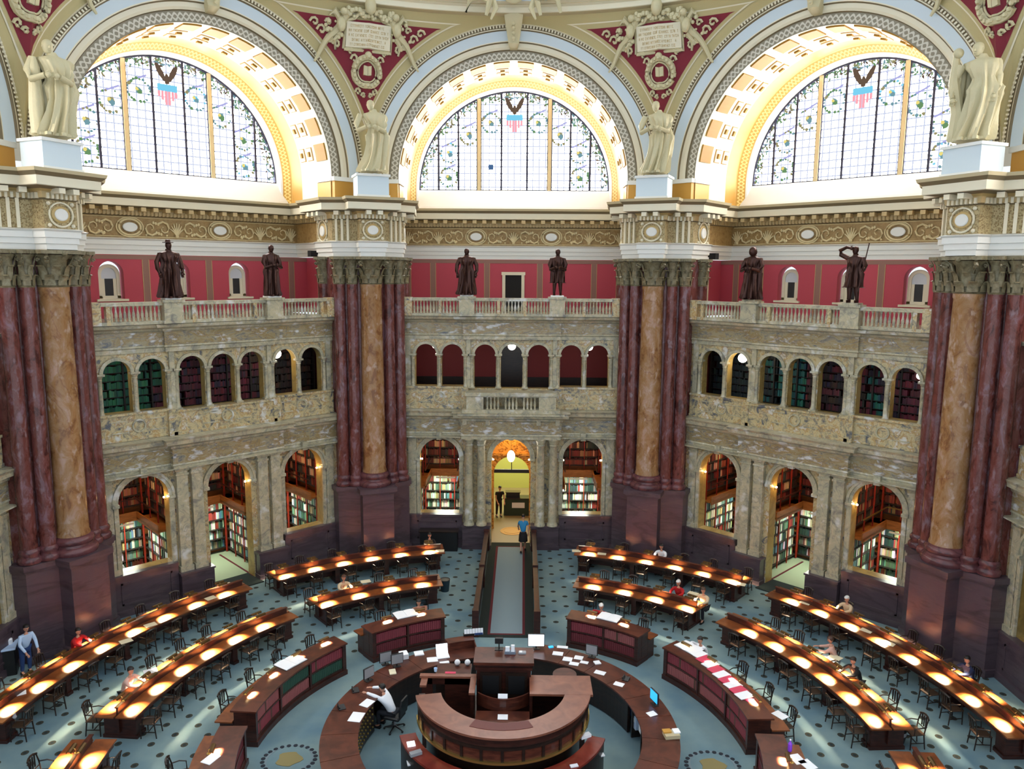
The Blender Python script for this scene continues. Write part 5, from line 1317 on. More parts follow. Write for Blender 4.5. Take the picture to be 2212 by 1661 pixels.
# ================================================================== aisle between partitions
for s, lb in ((-1, 'left'), (1, 'right')):
    t = empty('aisle_partition', (0, 0, 0), 0, 'long low dark wood partition along the %s side of the carpeted aisle to the doorway' % lb, 'partition')
    b = MB(); x0, x1 = sorted((s*1.08, s*1.2)); b.box(x0, x1, 7.3, 16.3, 0, .92); b.build('panel', MT['darkwood'], t)
    b = MB(); x0, x1 = sorted((s*1.04, s*1.24)); b.box(x0, x1, 7.25, 16.3, .92, .98); b.build('cap_rail', MT['mahog'], t)
    b = MB()
    for y in (7.3, 11.8, 16.15): b.box(s*1.14-.12, s*1.14+.12, y-.1, y+.1, 0, 1.04)
    b.parts('post', MT['mahog'], t)
t = empty('carpet_runner', (0, 0, 0), 0, 'long grey-blue runner with dark red and green borders leading to the doorway', 'carpet')
b = MB(); b.box(-.6, .6, 7.5, 16.6, .012, .024); b.build('field', MT['runner'], t)
b = MB()
for x0, x1, y0, y1 in ((-.7, -.6, 7.4, 16.7), (.6, .7, 7.4, 16.7), (-.6, .6, 7.4, 7.5), (-.6, .6, 16.6, 16.7)): b.box(x0, x1, y0, y1, .012, .022)
b.build('red_border', MT['redborder'], t)
b = MB()
for x0, x1, y0, y1 in ((-1.06, -.7, 7.2, 17.6), (.7, 1.06, 7.2, 17.6), (-.7, .7, 7.2, 7.4), (-.7, .7, 16.7, 17.6)): b.box(x0, x1, y0, y1, .01, .02)
b.build('green_border', MT['darkgreen'], t)
for a in (-45, 45):
    t = empty('carpet_mat', (0, 0, 0), rotz_of(a), 'dark green mat in front of the doorway of the %s bay' % VIEW[a], 'carpet')
    b = MB(); b.box(-1.0, 1.0, 16.0, 17.4, .01, .03); b.build('mat', MT['darkgreen'], t); b = MB(); b.box(-1.0, -.92, 16.9, 20.4, .02, .035); b.box(.92, 1.0, 16.9, 20.4, .02, .035); b.build('red_edge', MT['redborder'], t)
for s, lb in ((-1, 'left'), (1, 'right')):
    t = empty('floor_emblem', (s*5.85, -.1, .004), 0, 'round emblem with chain ring woven in the carpet %s of the ring desk' % lb, 'carpet emblem')
    b = MB()
    for i in range(24):
        q = 2*pi*i/24; b.ball((.72*cos(q), .62*sin(q), 0), .075, 8, 3, (1, 1, .15))
    b.build('chain_ring', plain('emblem_dark', (36, 42, 52), .9) if s < 0 else bpy.data.materials['emblem_dark'], t)
    b = MB(); b.lathe([(.66, -.003), (.66, .004), (.6, .004), (.6, -.003)], 28, cap=False); b.build('pale_ring', MT['runner'], t)
    b = MB(); P = [(.34*cos(q)+.06*cos(4*q), .32*sin(q)) for q in [2*pi*i/20 for i in range(20)]]; b.prism(P, -.003, .008); b.build('yellow_panel', plain('emblem_yellow', (140, 128, 84), .9) if s < 0 else bpy.data.materials['emblem_yellow'], t)

# ================================================================== chairs and lamps
def make_chair():
    t = empty('reading_chair', (0, 0, 0), 0, 'dark wooden chair', 'chair')
    def P(name, fn, m, sm=False): b = MB(); fn(b); b.build(name, MT[m], t, smooth=sm)
    def seat(b): b.loft([[(x*.98, y, .43) for x, y in ((-.2, -.21), (.2, -.21), (.23, .2), (-.23, .2))], [(x, y, .455) for x, y in ((-.21, -.22), (.21, -.22), (.24, .21), (-.24, .21))], [(x*.9, y*.9, .47) for x, y in ((-.21, -.22), (.21, -.22), (.24, .21), (-.24, .21))]])
    P('seat', seat, 'seat')
    for sx, sy in ((-1, 1), (1, 1), (-1, -1), (1, -1)):
        P('leg', lambda b: b.tube([(sx*(.2 if sy > 0 else .18), sy*.19, .44), (sx*(.21 if sy > 0 else .19), sy*(.2 if sy > 0 else .24), 0)], [.024, .018], 6), 'darkwood')
    def back(b):
        for s in (-1, 1): b.tube([(s*.18, -.19, .45), (s*.19, -.23, .7), (s*.18, -.29, .92)], .02, 6)
        b.tube([(-.2, -.28, .9), (-.1, -.31, .94), (0, -.32, .95), (.1, -.31, .94), (.2, -.28, .9)], [.03]*5, 6)
        b.tube([(-.19, -.22, .6), (0, -.24, .59), (.19, -.22, .6)], .016, 5)
        for x in (-.09, 0, .09): b.box(x-.018, x+.018, -.29, -.265, .6, .93)
    P('backrest', back, 'darkwood')
    P('stretcher', lambda b: (b.box(-.19, .19, -.01, .01, .18, .2), b.box(-.2, -.18, -.2, .2, .18, .2), b.box(.18, .2, -.2, .2, .18, .2)), 'darkwood')
    for s in (-1, 1): P('arm', lambda b: [b.tube([(s*.2, -.24, .68), (s*.25, -.05, .69), (s*.24, .12, .66), (s*.23, .13, .45)], .017, 6)], 'darkwood')
    return t
CHAIR = make_chair(); _ch = [False]
def place_chair(r, az, face_out, label, group):
    """face_out: seat front looks away from the room centre"""
    loc = pol(r, az); rz = rotz_of(az)+(0 if face_out else pi)+random.uniform(-.12, .12)
    if not _ch[0]: _ch[0] = True; t = CHAIR; t.location = loc; t.rotation_euler = (0, 0, rz); t['label'] = label; t['group'] = group; return t
    return dup(CHAIR, loc, rz, label, group)
def make_lamp(dz=.36, off=.3):
    """small lamp: post on the partition, trough shade turned down at the desk (local -Y is the reader's side)"""
    t = empty('reading_lamp', (0, 0, 0), 0, 'reading lamp', 'lamp')
    b = MB(); b.tube([(0, 0, 0), (0, -.01, .1), (0, -.08, .15)], .012, 6); b.lathe([(.05, 0), (.045, .015), (.015, .025)], 10); b.build('stem', MT['brass'], t, smooth=True)
    b = MB(); P = [(-.06, -.02), (-.05, .03), (0, .045), (.05, .03), (.06, -.02), (.05, -.015), (.04, .02), (0, .03), (-.04, .02), (-.05, -.015)]
    b.loft([[(x, -.1+y, .12+z) for y, z in P] for x in (-.19, .19)]); b.build('shade', MT['darkbrass'], t)
    b = MB(); b.box(-.15, .15, -.12, -.08, .124, .13); b.build('diffuser', MT['lampglow'], t)
    light('lamp_light', 'AREA', (0, -.16, .09), LAMP_W, (1, .80, .54), .26, .08, t, rot=(R_(-24), 0, 0), spread=R_(80))
    return t
LAMP = make_lamp(); _lm = [False]
def place_lamp(r, az, z, inward, label, group):
    loc = pol(r, az, z); rz = rotz_of(az)+(0 if inward else pi)
    if not _lm[0]: _lm[0] = True; t = LAMP; t.location = loc; t.rotation_euler = (0, 0, rz); t['label'] = label; t['group'] = group; return t
    return dup(LAMP, loc, rz, label, group)
ORD = ['first', 'second', 'third', 'fourth', 'fifth', 'sixth', 'seventh', 'eighth', 'ninth', 'tenth', 'eleventh', 'twelfth']
def desk(r0, w, a0, a1, lamps, name, skip_far=(), skip_near=()):
    """double-sided curved reading desk with a lamp partition down the middle"""
    t = empty('reading_desk', (0, 0, 0), 0, 'curved double wooden reading desk, '+name, 'desk', 'curved reading desks')
    lo, hi = min(a0, a1), max(a0, a1); rm = r0+w/2; e = degrees(.5/rm)
    b = MB(); b.arcbox(r0, rm-.03, lo, hi, .74, .78); b.arcbox(rm+.03, r0+w, lo, hi, .74, .78); b.build('desktop', MT['desk_top'], t)
    b = MB(); b.arcbox(rm-.03, rm+.03, lo+e*.3, hi-e*.3, .2, .98); b.build('partition', MT['mahog'], t)
    b = MB(); b.arcbox(rm-.06, rm+.06, lo+e*.25, hi-e*.25, .98, 1.01); b.build('partition_cap', MT['mahog_top'], t)
    b = MB(); b.arcbox(r0+.02, r0+.05, lo+e*.3, hi-e*.3, .64, .74); b.arcbox(r0+w-.05, r0+w-.02, lo+e*.3, hi-e*.3, .64, .74); b.build('apron', MT['mahog'], t)
    np_ = max(2, round((hi-lo)*rm*pi/180/2.6)+1)
    for i in range(np_):
        c = lo+e*.9+(hi-lo-1.8*e)*i/(np_-1); b = MB(); q = e*.42 if i in (0, np_-1) else e*.2
        b.arcbox(r0+.12, r0+w-.12, c-q, c+q, .1, .74, 2); b.arcbox(r0+.08, r0+w-.08, c-q*1.12, c+q*1.12, 0, .1, 2); b.build('pedestal', MT['mahog'], t)
    end = 'lower' if abs(lamps[0]) > 45 else 'outer'
    for i, az in enumerate(lamps):
        if abs(az) <= 128:
            place_lamp(rm-.02, az, 1.01, True, '%s lamp from %s end, inner side, %s' % (ORD[i], end, name), 'reading lamps')
            place_lamp(rm+.02, az, 1.01, False, '%s lamp from %s end, wall side, %s' % (ORD[i], end, name), 'reading lamps')
            if i not in skip_near: place_chair(r0-.12-.12*random.random(), az+random.uniform(-.8, .8), True, '%s chair from %s end, inner side, %s' % (ORD[i], end, name), 'dark chairs at the reading desks')
            if i not in skip_far: place_chair(r0+w+.12+.15*random.random(), az+random.uniform(-.8, .8), False, '%s chair from %s end, wall side, %s' % (ORD[i], end, name), 'dark chairs at the reading desks')
    return t
L3a = [86.6, 81.5, 76.4, 71.3, 66.2, 61.1, 56.0, 51.0]; L2a = [84.8, 78.6, 72.5, 66.4, 60.2, 54.0]
for s, nm in ((-1, 'left'), (1, 'right')):
    desk(13.98, 1.2, s*89.3, s*46.9, [s*x for x in L3a], 'outer desk on the %s' % nm, skip_far=(3,) if s < 0 else (1, 5))
    desk(10.42, 1.2, s*87.3, s*47.2, [s*x for x in L2a], 'middle desk on the %s' % nm, skip_far=(1,) if s < 0 else (2,))
    desk(13.98, 1.2, s*42.3, s*12.0, [s*x for x in (40.5, 35.4, 30.3, 25.1, 19.9, 14.7)], 'outer desk at the back %s' % nm, skip_far=(5,) if s < 0 else (3,))
    desk(10.42, 1.2, s*41.9, s*14.6, [s*x for x in (39.8, 32.8, 25.8, 18.9)], 'middle desk at the back %s' % nm, skip_far=(1,) if s < 0 else (1, 0))
    desk(10.42, 1.2, s*133, s*92.6, [s*x for x in (97.5, 103.7, 110)][::1], 'foreground desk at the bottom %s' % nm)

# ---------------------------------------------------------------- inner counters with reference books
BK = ['maroon', 'dull red', 'dark green', 'brown']
BKM = {k: plain('binding_'+k.replace(' ', '_'), c, .55) for k, c in zip(BK, ((136, 56, 66), (150, 84, 84), (42, 76, 62), (90, 62, 50)))}
_bm = {}
def book_mesh(k, w, h):
    key = (k, round(w, 3), round(h, 2))
    if key not in _bm: b = MB(); b.bevbox(-w/2, w/2, 0, .2, 0, h, .008); _bm[key] = b.mesh('book', BKM[k])
    return _bm[key]
def counter(a0, a1, lamps, name, indiv, seats=True, skip=()):
    t = empty('book_counter', (0, 0, 0), 0, 'curved counter with tiers of maroon books, '+name, 'counter', 'curved book counters')
    lo, hi = min(a0, a1), max(a0, a1)
    b = MB(); b.arcbox(6.9, 7.66, lo, hi, 1.05, 1.1); b.build('counter_top', MT['mahog_top'], t)
    b = MB(); b.arcbox(6.9, 7.6, lo+.2, hi-.2, 0, .16); b.build('plinth', MT['mahog'], t)
    b = MB(); b.arcbox(7.2, 7.58, lo+.3, hi-.3, .16, 1.05); b.build('carcass', MT['mahog'], t)
    b = MB(); b.arcbox(6.96, 7.2, lo+.3, hi-.3, .17, .24); b.arcbox(6.96, 7.2, lo+.3, hi-.3, .6, .64); b.build('shelves', MT['mahog'], t)
    nd = max(2, round((hi-lo)/12.3)); 
    for i in range(nd+1):
        c = lo+.9+(hi-lo-1.8)*i/nd; q = .55 if i in (0, nd) else .28; b = MB(); b.arcbox(6.94, 7.24, c-q, c+q, .16, 1.05, 2); b.build('divider', MT['mahog'], t)
    b = MB(); b.arcbox(7.6, 8.1, lo-.4, hi+.4, .74, .78); b.build('desk_shelf', MT['desk_top'], t)
    for c in (lo+.6, (lo+hi)/2, hi-.6): b = MB(); b.arcbox(7.6, 8.0, c-.25, c+.25, 0, .74, 2); b.build('desk_support', MT['mahog'], t)
    rnd = random.Random(int(lo)); rest = MB()
    for tier, z in ((0, .64), (1, .24)):
        for i in range(nd):
            s0 = lo+.9+(hi-lo-1.8)*i/nd+.45; s1 = lo+.9+(hi-lo-1.8)*(i+1)/nd-.45; x = s0
            k = 'maroon' if rnd.random() < .6 else 'dull red'
            if (tier == 1 and i == nd-1 and a0 < 0) or (tier == 0 and i == nd-2 and nd == 3 and a0 < 0): k = 'dark green'
            step = degrees(.078/7.1)
            while x < s1:
                h = .31+.02*rnd.random(); kk = k if rnd.random() < .93 else 'brown'
                if indiv(tier):
                    o = link('book', book_mesh(kk, .07, h if rnd.random() < .5 else .32), None, rotz_of(x), pol(6.985, x, z+.001))
                    tag(o, 'thick %s volume on the %s shelf, %s' % (kk, 'upper' if tier == 0 else 'lower', name), 'book', '%s volumes, %s shelf, %s' % (kk, 'upper' if tier == 0 else 'lower', name))
                else:
                    Mx = Matrix.Translation(pol(6.985, x, z)) @ Matrix.Rotation(rotz_of(x), 4, 'Z'); rest.box(-.035, .035, 0, .2, 0, h, srgb((104, 36, 44)), Mx)
                x += step
    if rest.v:
        o = rest.build('shelved_books', MT['books']); tag(o, 'row of maroon books on the lower shelf, '+name, 'books', kind='stuff')
    for i, az in enumerate(lamps):
        place_lamp(7.62, az, 1.1, True, '%s lamp from %s end on book counter, %s' % (ORD[i], 'lower' if abs(lamps[0]) > 45 else 'outer', name), 'counter lamps')
        if i not in skip: place_chair(8.25+.15*random.random(), az+1.5, False, '%s dark chair from %s end behind book counter, %s' % (ORD[i], 'lower' if abs(lamps[0]) > 45 else 'outer', name), 'dark chairs behind the book counters')
    return t
for s, nm in ((-1, 'left'), (1, 'right')):
    counter(s*86.8, s*49.4, [s*x for x in (80.3, 71.3, 62.3, 53.4)], 'inner row on the %s' % nm, lambda q: True, skip=() if s < 0 else (3,))
    counter(s*41.3, s*18.2, [s*x for x in (34.4, 24.6)], 'inner row at the back %s' % nm, lambda q: q == 0, skip=(1,))
    counter(s*118, s*92.3, [s*x for x in (101.5,)], 'foreground counter at the bottom %s' % nm, lambda q: False)
# ================================================================== ring desk and raised central desk
t = empty('ring_desk', (0, 0, 0), 0, 'big round dark mahogany staff counter encircling the raised centre desk', 'counter')
b = MB()
for k in range(12):
    for s in (-1, 1):
        a0 = 13+k*14; b.arcbox(3.85, 4.85, s*(a0 if s > 0 else a0), s*(a0+13.8), 1.0, 1.05) if s > 0 else b.arcbox(3.85, 4.85, -(a0+13.8), -a0, 1.0, 1.05)
b.build('countertop', MT['mahog_top'], t)
b = MB(); b.arcbox(4.45, 4.75, 13.2, 180, .1, 1.0); b.arcbox(4.45, 4.75, -180, -13.2, .1, 1.0); b.arcbox(4.5, 4.7, 13.2, 180, 0, .1); b.arcbox(4.5, 4.7, -180, -13.2, 0, .1)
b.build('outer_panel', MT['mahog'], t)
b = MB(); b.arcbox(3.92, 4.0, 13.2, 70, .05, 1.0); b.arcbox(3.92, 4.0, -62, -13.2, .05, 1.0); b.arcbox(3.92, 4.0, -180, -72, .05, 1.0)
for az in [x for x in range(14, 180, 12)]:
    for s in (-1, 1): b.arcbox(3.92, 4.45, s*az-.4, s*az+.4, .05, 1.0, 2)
b.parts('inner_panel', MT['darkwood'], t)
b = MB()
for i in range(14):
    for j in range(4): p = pol(3.9, -74-i*2.4, .25+.2*j); b.ball(tuple(p), .03, 6, 4)
b.parts('drawer_knob', MT['brass'], t)
b = MB(); b.arcbox(4.5, 4.86, -24, -12.6, 1.05, 1.32); b.arcbox(4.0, 4.86, -13.0, -12.6, 1.05, 1.3, 2); b.build('raised_screen', MT['mahog_top'], t)

CX = .07
t = empty('centre_desk', (CX, 0, 0), 0, 'tall raised horseshoe-shaped mahogany desk in the middle of the room', 'counter')
b = MB()
b.arcbox(1.7, 2.38, 91, 258, 2.142, 2.197, 60)
b.box(.72, 2.42, -.36, .62, 2.14, 2.2)
b.build('horseshoe_top', MT['horseshoe'], t)
b = MB(); b.arcbox(1.72, 2.04, 157, 203, 2.195, 2.206, 20); b.build('red_inset', plain('oxblood_leather', (92, 34, 30), .5), t)
b = MB(); b.arcbox(2.12, 2.28, 82, 262, 1.86, 2.14, 60)
b.box(.72, .8, -.3, .56, 1.1, 2.14); b.box(.8, 2.3, .5, .58, 0, 2.14); b.box(2.2, 2.3, -.3, .56, 1.2, 2.14)
b.build('upper_panel', MT['mahog'], t)
b = MB(); b.arcbox(2.1, 2.3, 85, 262, 1.52, 1.84, 60); b.build('glazed_band', MT['mahog_top'], t)
b = MB()
for k in range(14): c = 88+k*13; b.arcbox(2.08, 2.33, c-.9, c+.9, 1.52, 1.86, 2)
b.arcbox(2.08, 2.34, 84, 262, 1.84, 1.9, 60); b.build('mullions', MT['darkwood'], t)
b = MB(); b.arcbox(2.3, 2.36, 84, 262, 1.47, 1.53, 60); b.build('brass_rail', MT['brass'], t)
b = MB(); b.arcbox(1.95, 2.1, 84, 262, 0, 1.5, 60); b.build('base', MT['darkwood'], t)
b = MB(); b.arcbox(.02, 1.96, 0, 360, 0, .9, 48) ; b.build('dais', MT['darkwood'], t)
b = MB(); b.box(-2.35, -.76, .48, .64, 2.14, 2.2); b.box(-.92, -.76, -.36, .5, 2.14, 2.2); b.box(-2.3, -2.12, .1, .5, 2.08, 2.14); b.build('screen_ledge', MT['horseshoe'], t)
b = MB(); b.box(-1.65, -.8, .5, .6, 0, 2.14); b.box(-.88, -.8, -.3, .55, .9, 2.14); b.box(-2.3, -2.0, .5, .6, 0, 2.14); b.box(-2.3, -.8, .5, .6, 1.95, 2.14); b.build('screen_panel', MT['mahog'], t)
t = empty('lectern_cabinet', (CX, 0, 0), 0, 'tall square mahogany cabinet with dark glass doors rising behind the horseshoe desk', 'cabinet')
b = MB(); b.box(-.84, .84, .38, 1.28, 2.6, 2.68); b.build('top', MT['mahog_top'], t)
b = MB(); b.box(-.76, .76, .5, 1.2, 0, 2.6); b.box(-.8, .8, .44, 1.24, 2.42, 2.5); b.build('carcass', MT['mahog'], t)
for x0 in (-.66, .06):
    b = MB(); b.box(x0, x0+.6, .44, .49, 1.62, 2.34); d = b.build('door', MT['darkwood'], t); b = MB(); b.box(x0+.07, x0+.53, .425, .442, 1.72, 2.26); b.build('pane', MT['black'], d)
t = empty('inner_table', (CX, 0, .9), 0, 'small mahogany table with raised curved back inside the horseshoe desk', 'table')
b = MB(); b.box(-.72, .72, -.85, -.32, .72, .77); b.build('tabletop', MT['mahog_top'], t)
b = MB(); b.box(-.68, -.6, -.8, -.36, 0, .72); b.box(.6, .68, -.8, -.36, 0, .72); b.box(-.66, .66, -.84, -.8, .55, .72); b.build('supports', MT['mahog'], t)
b = MB(); n = 16; b.loft([[(x, -.32+.34*(x/.7)**2, .75), (x, -.27+.34*(x/.7)**2, .75), (x, -.27+.34*(x/.7)**2, 1.1), (x, -.32+.34*(x/.7)**2, 1.1)] for x in [-.7+1.4*i/n for i in range(n+1)]]); b.build('curved_back', MT['mahog_top'], t)
t = empty('delivery_counter', (CX, 0, 0), 0, 'lower curved red-brown counter around the front of the horseshoe desk', 'counter')
b = MB(); b.arcbox(2.42, 2.85, 108, 252, 1.22, 1.28, 50); b.build('countertop', wood('red_mahogany_top', (104, 34, 26), (134, 54, 40), .3), t)
b = MB(); b.arcbox(2.74, 2.82, 108, 252, 0, 1.22, 50); b.arcbox(2.42, 2.82, 107.5, 108.5, 0, 1.22, 2); b.arcbox(2.42, 2.82, 251.5, 252.5, 0, 1.22, 2); b.build('panel', MT['darkwood'], t)

# ---------------------------------------------------------------- papers, screens, equipment
def sheet(x, y, z, w, h, rz, label, m='paper', th=.008, cat='paper', name='paper', group=None, lines=False):
    b = MB(); b.box(-w/2, w/2, -h/2, h/2, 0, th); o = b.build(name, MT[m], None, rz, (x, y, z)); tag(o, label, cat, group)
    return o
def pxz(X, Y, z):
    """desk position seen at a given place of the plan drawing"""
    d = fw*1662.6+rt2*(X-1106)+up2*(830.5-Y); s_ = (z-CAMP.z)/d.z; return CAMP+d*s_
def monitor(x, y, z, rz, label, lit='screen', w=.5, h=.34):
    t = empty('computer_monitor', (x, y, z), rz, label, 'monitor')
    b = MB(); b.bevbox(-w/2, w/2, -.02, .03, .1, .1+h, .01); b.build('case', MT['black'], t)
    b = MB(); b.box(-w/2+.02, w/2-.02, -.026, -.019, .12, .08+h); b.build('screen', MT[lit], t)
    b = MB(); b.tube([(0, .03, .02), (0, .03, .2)], .02, 6); b.bevbox(-.12, .12, -.06, .1, 0, .02, .005); b.build('stand', MT['black'], t)
    return t
def at(X, Y, z): p = pxz(X, Y, z); return p.x, p.y, z
def openbook(x, y, z, rz, label, sc=1):
    t = empty('open_book', (x, y, z), rz, label, 'book'); t.scale = (sc, sc, 1)
    b = MB()
    for s in (-1, 1):
        b.loft([[(s*u, -.15, h), (s*u, .15, h), (s*u, .15, 0), (s*u, -.15, 0)] for u, h in ((.002, .02), (.06, .035), (.14, .03), (.21, .015))])
    b.build('pages', MT['paper'], t, smooth=True)
    b = MB(); b.box(-.225, .225, -.16, .16, -.006, .0); b.build('cover', MT['darkwood'], t); return t
DZ = .783; CZT = 1.102; RZT = 1.052
sheet(*at(770, 1549, RZT), .36, .46, -.15, 'white sheet on the left of the ring desk, nearer the camera', th=.01)
sheet(*at(793, 1519, RZT), .3, .38, -.45, 'white sheet on the left of the ring desk, just behind the larger one', th=.01)
x, y, z = at(872, 1420, RZT); sheet(x, y, z, .26, .3, .4, 'stack of pinkish white cards on the back left of the ring desk', th=.16)
sheet(*at(905, 1412, RZT), .3, .28, .3, 'white papers on the back left of the ring desk, beside the pinkish stack', th=.03)
sheet(*at(934, 1425, RZT), .34, .3, .2, 'pale sheet on the back left of the ring desk, left of the opened laptop', th=.012)
sheet(*at(978, 1392, RZT), .3, .14, .2, 'cream slip on the back left of the ring desk', 'paper2')
t = empty('laptop', at(957, 1418, RZT), .28, 'open white laptop on the back left of the ring desk with its lid raised', 'laptop')
b = MB(); b.bevbox(-.2, .2, -.15, .15, 0, .03, .008); b.build('keyboard', MT['paper'], t)
b = MB(); b.loft([[(-.19, .15, .03), (.19, .15, .03), (.19, .165, .03), (-.19, .165, .03)], [(-.19, .27, .3), (.19, .27, .3), (.19, .285, .3), (-.19, .285, .3)]]); b.build('lid', MT['screen'], t)
for i, (X, Y, lb) in enumerate(((1012, 1372, 'white leaflets in a rack at the back left end of the ring desk'), (1030, 1370, 'leaflet rack with blue tray at the ring desk end nearest the aisle'))):
    t = empty('leaflet_rack', at(X, Y, 1.33), .2, lb, 'leaflets')
    b = MB()
    for k in range(4): b.loft([[(-.14+.09*k, -.04, 0), (-.06+.09*k, -.04, 0), (-.06+.09*k, -.03, 0), (-.14+.09*k, -.03, 0)], [(-.14+.09*k, .02, .2), (-.06+.09*k, .02, .2), (-.06+.09*k, .03, .2), (-.14+.09*k, .03, .2)]])
    b.build('leaflets', MT['paper'], t); b = MB(); b.box(-.17, .2, -.05, .06, 0, .06); b.build('tray', MT['black'] if i == 0 else _cl['blue'], t)
p = at(1158, 1402, RZT); monitor(p[0], p[1], RZT, 0, 'white-lit computer screen at the back right end of the ring desk', w=.56, h=.44)
for i, (X, Y, w, h, r) in enumerate(((1205, 1412, .34, .24, -.2), (1226, 1424, .3, .26, -.25), (1250, 1421, .28, .24, -.3), (1215, 1398, .36, .16, -.15), (1240, 1434, .3, .2, -.3), (1262, 1431, .26, .16, -.35))):
    sheet(*at(X, Y, RZT+.001*i), w, h, r, '%s from the screen of six papers on the back right ring desk' % ORD[i].capitalize(), th=.012, group='papers on the back right of the ring desk')
sheet(*at(1296, 1453, RZT), .34, .22, -.45, 'white booklet alone on the right part of the ring desk')
x, y, z = at(1337, 1478, RZT); sheet(x, y, z, .3, .22, -.5, 'white pad on the right part of the ring desk beside a small dark phone')
def gadget(name, X, Y, z, rz, label, cat, parts, sc=1):
    t = empty(name, at(X, Y, z), rz, label, cat); t.scale = (sc,)*3
    for nm_, fn, m in parts: b = MB(); fn(b); b.build(nm_, m, t)
    return t
phone = [('base', lambda b: b.loft([[(-.1, -.1, 0), (.1, -.1, 0), (.1, .1, 0), (-.1, .1, 0)], [(-.1, -.1, .02), (.1, -.1, .02), (.1, .1, .07), (-.1, .1, .07)]]), MT['black']), ('handset', lambda b: b.tube([(-.08, -.09, .07), (-.08, 0, .09), (-.08, .09, .11)], [.026, .018, .026], 6), MT['black'])]
gadget('telephone', 1352, 1468, RZT, -.5, 'small dark telephone on the right part of the ring desk', 'telephone', phone)
gadget('telephone', 738, 1530, RZT, .5, 'black telephone on the left part of the ring desk', 'telephone', phone)
gadget('telephone', 768, 1493, RZT, .4, 'dark telephone with pale keys near the seated librarian', 'telephone', phone)
p = at(1413, 1522, RZT); monitor(p[0], p[1], RZT, -1.2, 'monitor glowing bright blue on the right of the ring desk', 'bluescreen', .42, .34)
sheet(*at(1408, 1542, RZT), .22, .26, -1.1, 'white papers beside the blue-lit monitor')
for i, (X, Y, rz, lb) in enumerate(((797, 1470, .9, 'dark monitor seen from behind at the left of the ring desk, nearest the librarian'), (833, 1436, .5, 'tall dark monitor at the back left of the ring desk'), (858, 1440, .45, 'second dark monitor at the back left of the ring desk, right of the tall one'), (1278, 1420, -.4, 'dark monitor at the back right of the ring desk beside the scattered papers'))):
    p = at(X, Y, RZT); m_ = monitor(p[0], p[1], RZT, rz+pi*0, lb, 'grey', .4, .34)
t = empty('tray_box', at(1450, 1590, RZT), .15, 'open cardboard tray with yellow and white papers on the right of the ring desk', 'box')
b = MB(); b.box(-.2, .2, -.15, .15, 0, .1); b.build('tray', MT['taupe'], t); b = MB(); b.box(-.22, 0, -.02, .14, .1, .14); b.build('yellow_papers', MT['gold'], t); b = MB(); b.box(.06, .24, -.06, .14, .1, .13); b.build('white_papers', MT['paper'], t)
# things on the cabinet and table
sheet(*at(1086, 1507, 2.0), .26, .2, 0, 'white notice standing on the curved back of the small table', th=.012, cat='notice').rotation_euler = (.9, 0, 0)
sheet(*at(1086, 1549, 1.672), .27, .24, 0, 'white sheet on the small table inside the horseshoe desk')
p = at(1078, 1402, 2.68)
t = empty('small_monitor', (p[0], p[1], 2.68), 0, 'dark screen on a foot standing on top of the tall cabinet', 'monitor')
b = MB(); b.bevbox(-.12, .12, -.04, .06, .18, .34, .01); b.build('case', MT['black'], t); b = MB(); b.tube([(0, 0, 0), (0, 0, .2)], .02, 6); b.box(-.12, .12, -.1, .1, 0, .02); b.build('stand', MT['black'], t)
t = empty('leaflet_holder', (at(1104, 1410, 2.68)), 0, 'white paper leaflets in a clear holder on top of the tall cabinet', 'leaflets')
b = MB(); b.box(-.16, -.04, -.06, .0, 0, .2); b.box(.0, .1, -.08, -.02, 0, .26); b.build('leaflets', MT['paper'], t); b = MB(); b.box(-.18, .13, -.1, .04, 0, .07); b.build('holder', _cl['grey'], t)
t = empty('card_reader', (at(1128, 1411, 2.68)), 0, 'small grey device at the right of the cabinet top', 'device'); b = MB(); b.bevbox(-.11, .11, -.07, .07, 0, .05, .01); b.build('case', MT['grey'], t); b = MB(); b.box(-.08, 0, -.05, .05, .05, .055); b.build('keys', MT['paper'], t)
gadget('coffee_mug', 941, 1450, 2.2, 0, 'small pale blue cup on the ledge left of the cabinet', 'cup', [('cup', lambda b: b.lathe([(.04, 0), (.05, .1), (.045, .1), (.035, .01)], 12), CL('lightblue'))])
sheet(*at(973, 1453, 2.202), .3, .1, 0, 'pinkish open booklet on the ledge left of the cabinet', 'pinkpaper')
for i, X in enumerate((988, 1010)):
    gadget('small_device', X, 1437, 1.505, .1, '%s small white device on the low dark stand behind the left ledge' % ('left' if i == 0 else 'right'), 'device', [('case', lambda b: b.ball((0, 0, .1), .09, 10, 8), MT['paper']), ('foot', lambda b: b.lathe([(.06, 0), (.02, .03)], 10), MT['black'])])
t = empty('low_cabinet', (0, 0, 0), 0, 'low dark stand behind the left ledge of the centre desk', 'cabinet'); b = MB(); b.box(-2.0, -.95, 1.5, 2.5, 1.42, 1.5); b.build('top', MT['mahog_top'], t); b = MB(); b.box(-1.95, -1.0, 1.55, 2.45, 0, 1.42); b.build('carcass', MT['darkwood'], t)
t = empty('low_cabinet', (0, 0, 0), 0, 'small cabinet with arched top behind the right slab of the centre desk', 'cabinet'); b = MB(); b.arcbox(0, .34, 0, 360, 0, .05, 20); o = b.build('top', MT['mahog_top'], t); o.location = (1.8, .95, 2.02); b = MB(); b.box(1.5, 2.1, .75, 1.15, 0, 2.02); b.build('carcass', MT['mahog'], t)
for X, Y, lb, m in ((898, 1630, 'light grey device on the left of the lower curved counter', 'grey'), (949, 1600, 'stack of white leaflets behind the lower counter on the left', 'paper'), (1264, 1592, 'white card holder on the right of the lower curved counter', 'paper')):
    sheet(*at(X, Y, 1.285), .3, .14, .5, lb, m, th=.08, cat='papers')
